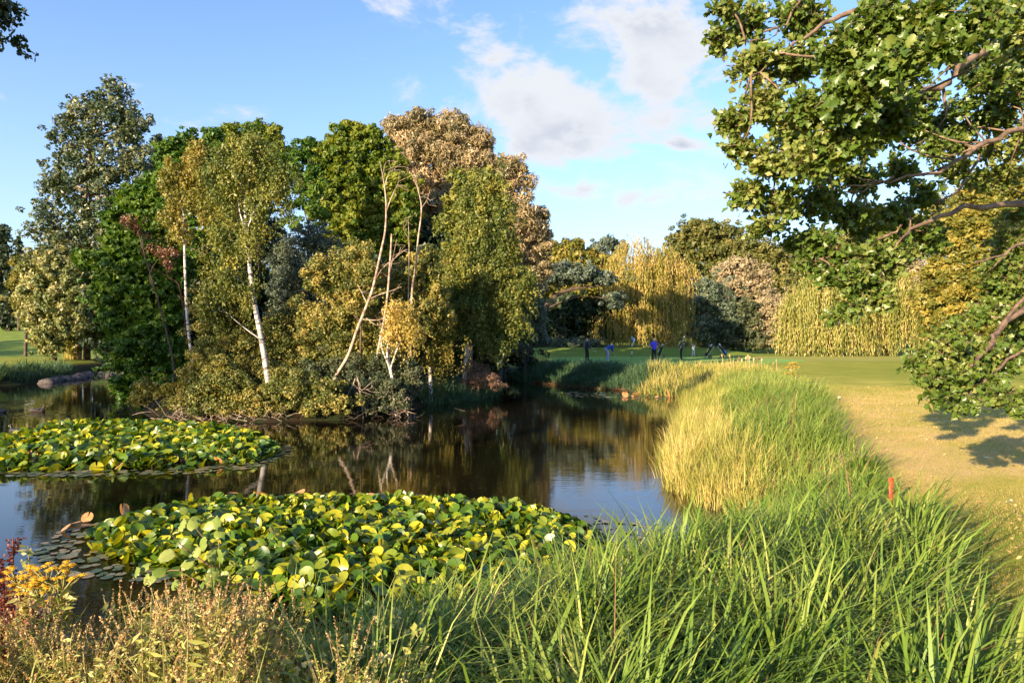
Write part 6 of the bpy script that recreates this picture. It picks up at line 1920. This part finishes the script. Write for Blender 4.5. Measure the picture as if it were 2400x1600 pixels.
def trolley(label, px, D, yaw, bag, panel, panel2, foot_py=None):
    x = (px - 1200) / F * D; z = h1(x, D)
    r = thing('golf_trolley', label, 'golf trolley', (x, D, z), yaw, 'golf trolleys parked behind the green')
    for sx in (-1, 1):
        G = Geo(); ring(G, (sx * .30, 0, .15), .125, .026); G.tube([(sx * .30 - .02, 0, .15), (sx * .30 + .02, 0, .15)], .03, 8)
        for k in range(5):
            a = k * 1.2566; G.tube([(sx * .30, 0, .15), (sx * .30, math.cos(a) * .12, .15 + math.sin(a) * .12)], .008, 4)
        add('wheel', G.mesh('wheel', 'tyre'), r)
    G = Geo(); ring(G, (0, .42, .10), .08, .022); add('front_wheel', G.mesh('front_wheel', 'tyre'), r)
    G = Geo()
    G.tube([(-.30, 0, .15), (.30, 0, .15)], .014, 6); G.tube([(0, 0, .16), (0, .42, .12)], .016, 6)
    G.tube(smoothpath([(0, .30, .16), (0, -.10, .62), (0, -.34, 1.0), (0, -.46, 1.06)], 4), .015, 6)
    add('frame', G.mesh('frame', 'club_steel'), r)
    G = Geo(); G.tube([(-.12, -.46, 1.06), (.12, -.46, 1.06)], .02, 7); add('handle', G.mesh('handle', 'tyre'), r)
    a0 = np.array([0, .30, .20]); a1 = np.array([0, -.16, .98]); d = a1 - a0
    G = Geo(); off = np.array([0, .09, .05])
    G.tube([a0 + off, a0 + off + d * .1, a0 + off + d * .5, a0 + off + d * .92, a0 + off + d], [.10, .125, .120, .135, .14], 12)
    b = add('golf_bag', G.mesh('golf_bag', bag, smooth=False), r)
    G = Geo(); G.tube([a0 + off + d * .15 + [.06, .06, .03], a0 + off + d * .55 + [.06, .07, .04]], [.075, .08], 10); add('pocket', G.mesh('pocket', panel), b)
    G = Geo(); G.tube([a0 + off + d * .30 + [-.07, .04, .03], a0 + off + d * .75 + [-.07, .04, .03]], [.05, .055], 8); add('side_panel', G.mesh('side_panel', panel2), b)
    for k in range(7):
        o = np.array([RNG.uniform(-.09, .09), RNG.uniform(-.05, .07), 0]); e = a0 + off + d * RNG.uniform(1.15, 1.32) + o * 1.3
        G = Geo(); G.tube([a0 + off + d * .95 + o, e], .006, 5); G.tube([e, e + [RNG.uniform(-.09, .09), .02, .01]], [.02, .032], 7)
        add('club', G.mesh('club', 'club_steel' if k % 2 else 'bag_white'), b)
    return r


trolley('golf trolley half hidden behind the man in blue', 1550, 60.5, .5, 'bag_black', 'bag_white', 'white_cloth')
trolley('golf trolley carrying a white and purple bag, standing apart on the left', 1625, 64, -.3, 'bag_white', 'bag_purple', 'white_cloth')
trolley('golf trolley with green and yellow panelled bag', 1664, 60.5, 1.2, 'bag_black', 'bag_green', 'bag_yellow')
trolley('golf trolley with blue and white pocketed bag, rightmost of the row', 1692, 62, -2.0, 'bag_black', 'bag_blue', 'bag_yellow')

# ducks
def duck(label, px, py, yaw, s=1.0, mat='duck_brown'):
    x, y = gpt(px, py)
    r = thing('duck', label, 'duck', (x, y, 0), yaw, 'ducks swimming at the left'); r.scale = (s, s, s)
    body = [((0, -.20, .05), (0, .14, .045), .075, .10), ((0, -.20, .07), (0, -.33, .115), .055, .018), ((0, .15, .07), (0, .20, .17), .058, .036), ((0, .20, .17), (0, .22, .215), .036, .040), ((0, .21, .225), (0, .245, .222), .046, .038)]
    add('body', remeshed('body', body, .012, mat, 2), r)
    add('bill', remeshed('bill', [((0, .275, .212), (0, .325, .20), .016, .014)], .006, 'bill', 1), r)
    for q in (-1, 1): add('wing', remeshed('wing', [((q * .070, .08, .085), (q * .060, -.20, .105), .045, .02)], .010, 'duck_dark', 1), r)
    for q in (-1, 1): add('eye', remeshed('eye', [((q * .036, .25, .235), (q * .037, .251, .236), .007, .007)], .003, 'eye', 0), r)


duck('brown duck swimming to the right in open water, farthest of the four', 90, 964, math.radians(-80), .98)
duck('dark duck leaving a wake just above the far lily bed edge at left', 36, 1013, math.radians(70), .9, 'duck_dark')
duck('dark duck pushing against the lily pads, rightmost of the four', 147, 994, math.radians(-110), .95, 'duck_dark')
duck('dark duck cut by the left edge of the picture', 0, 966, math.radians(80), .95, 'duck_dark')
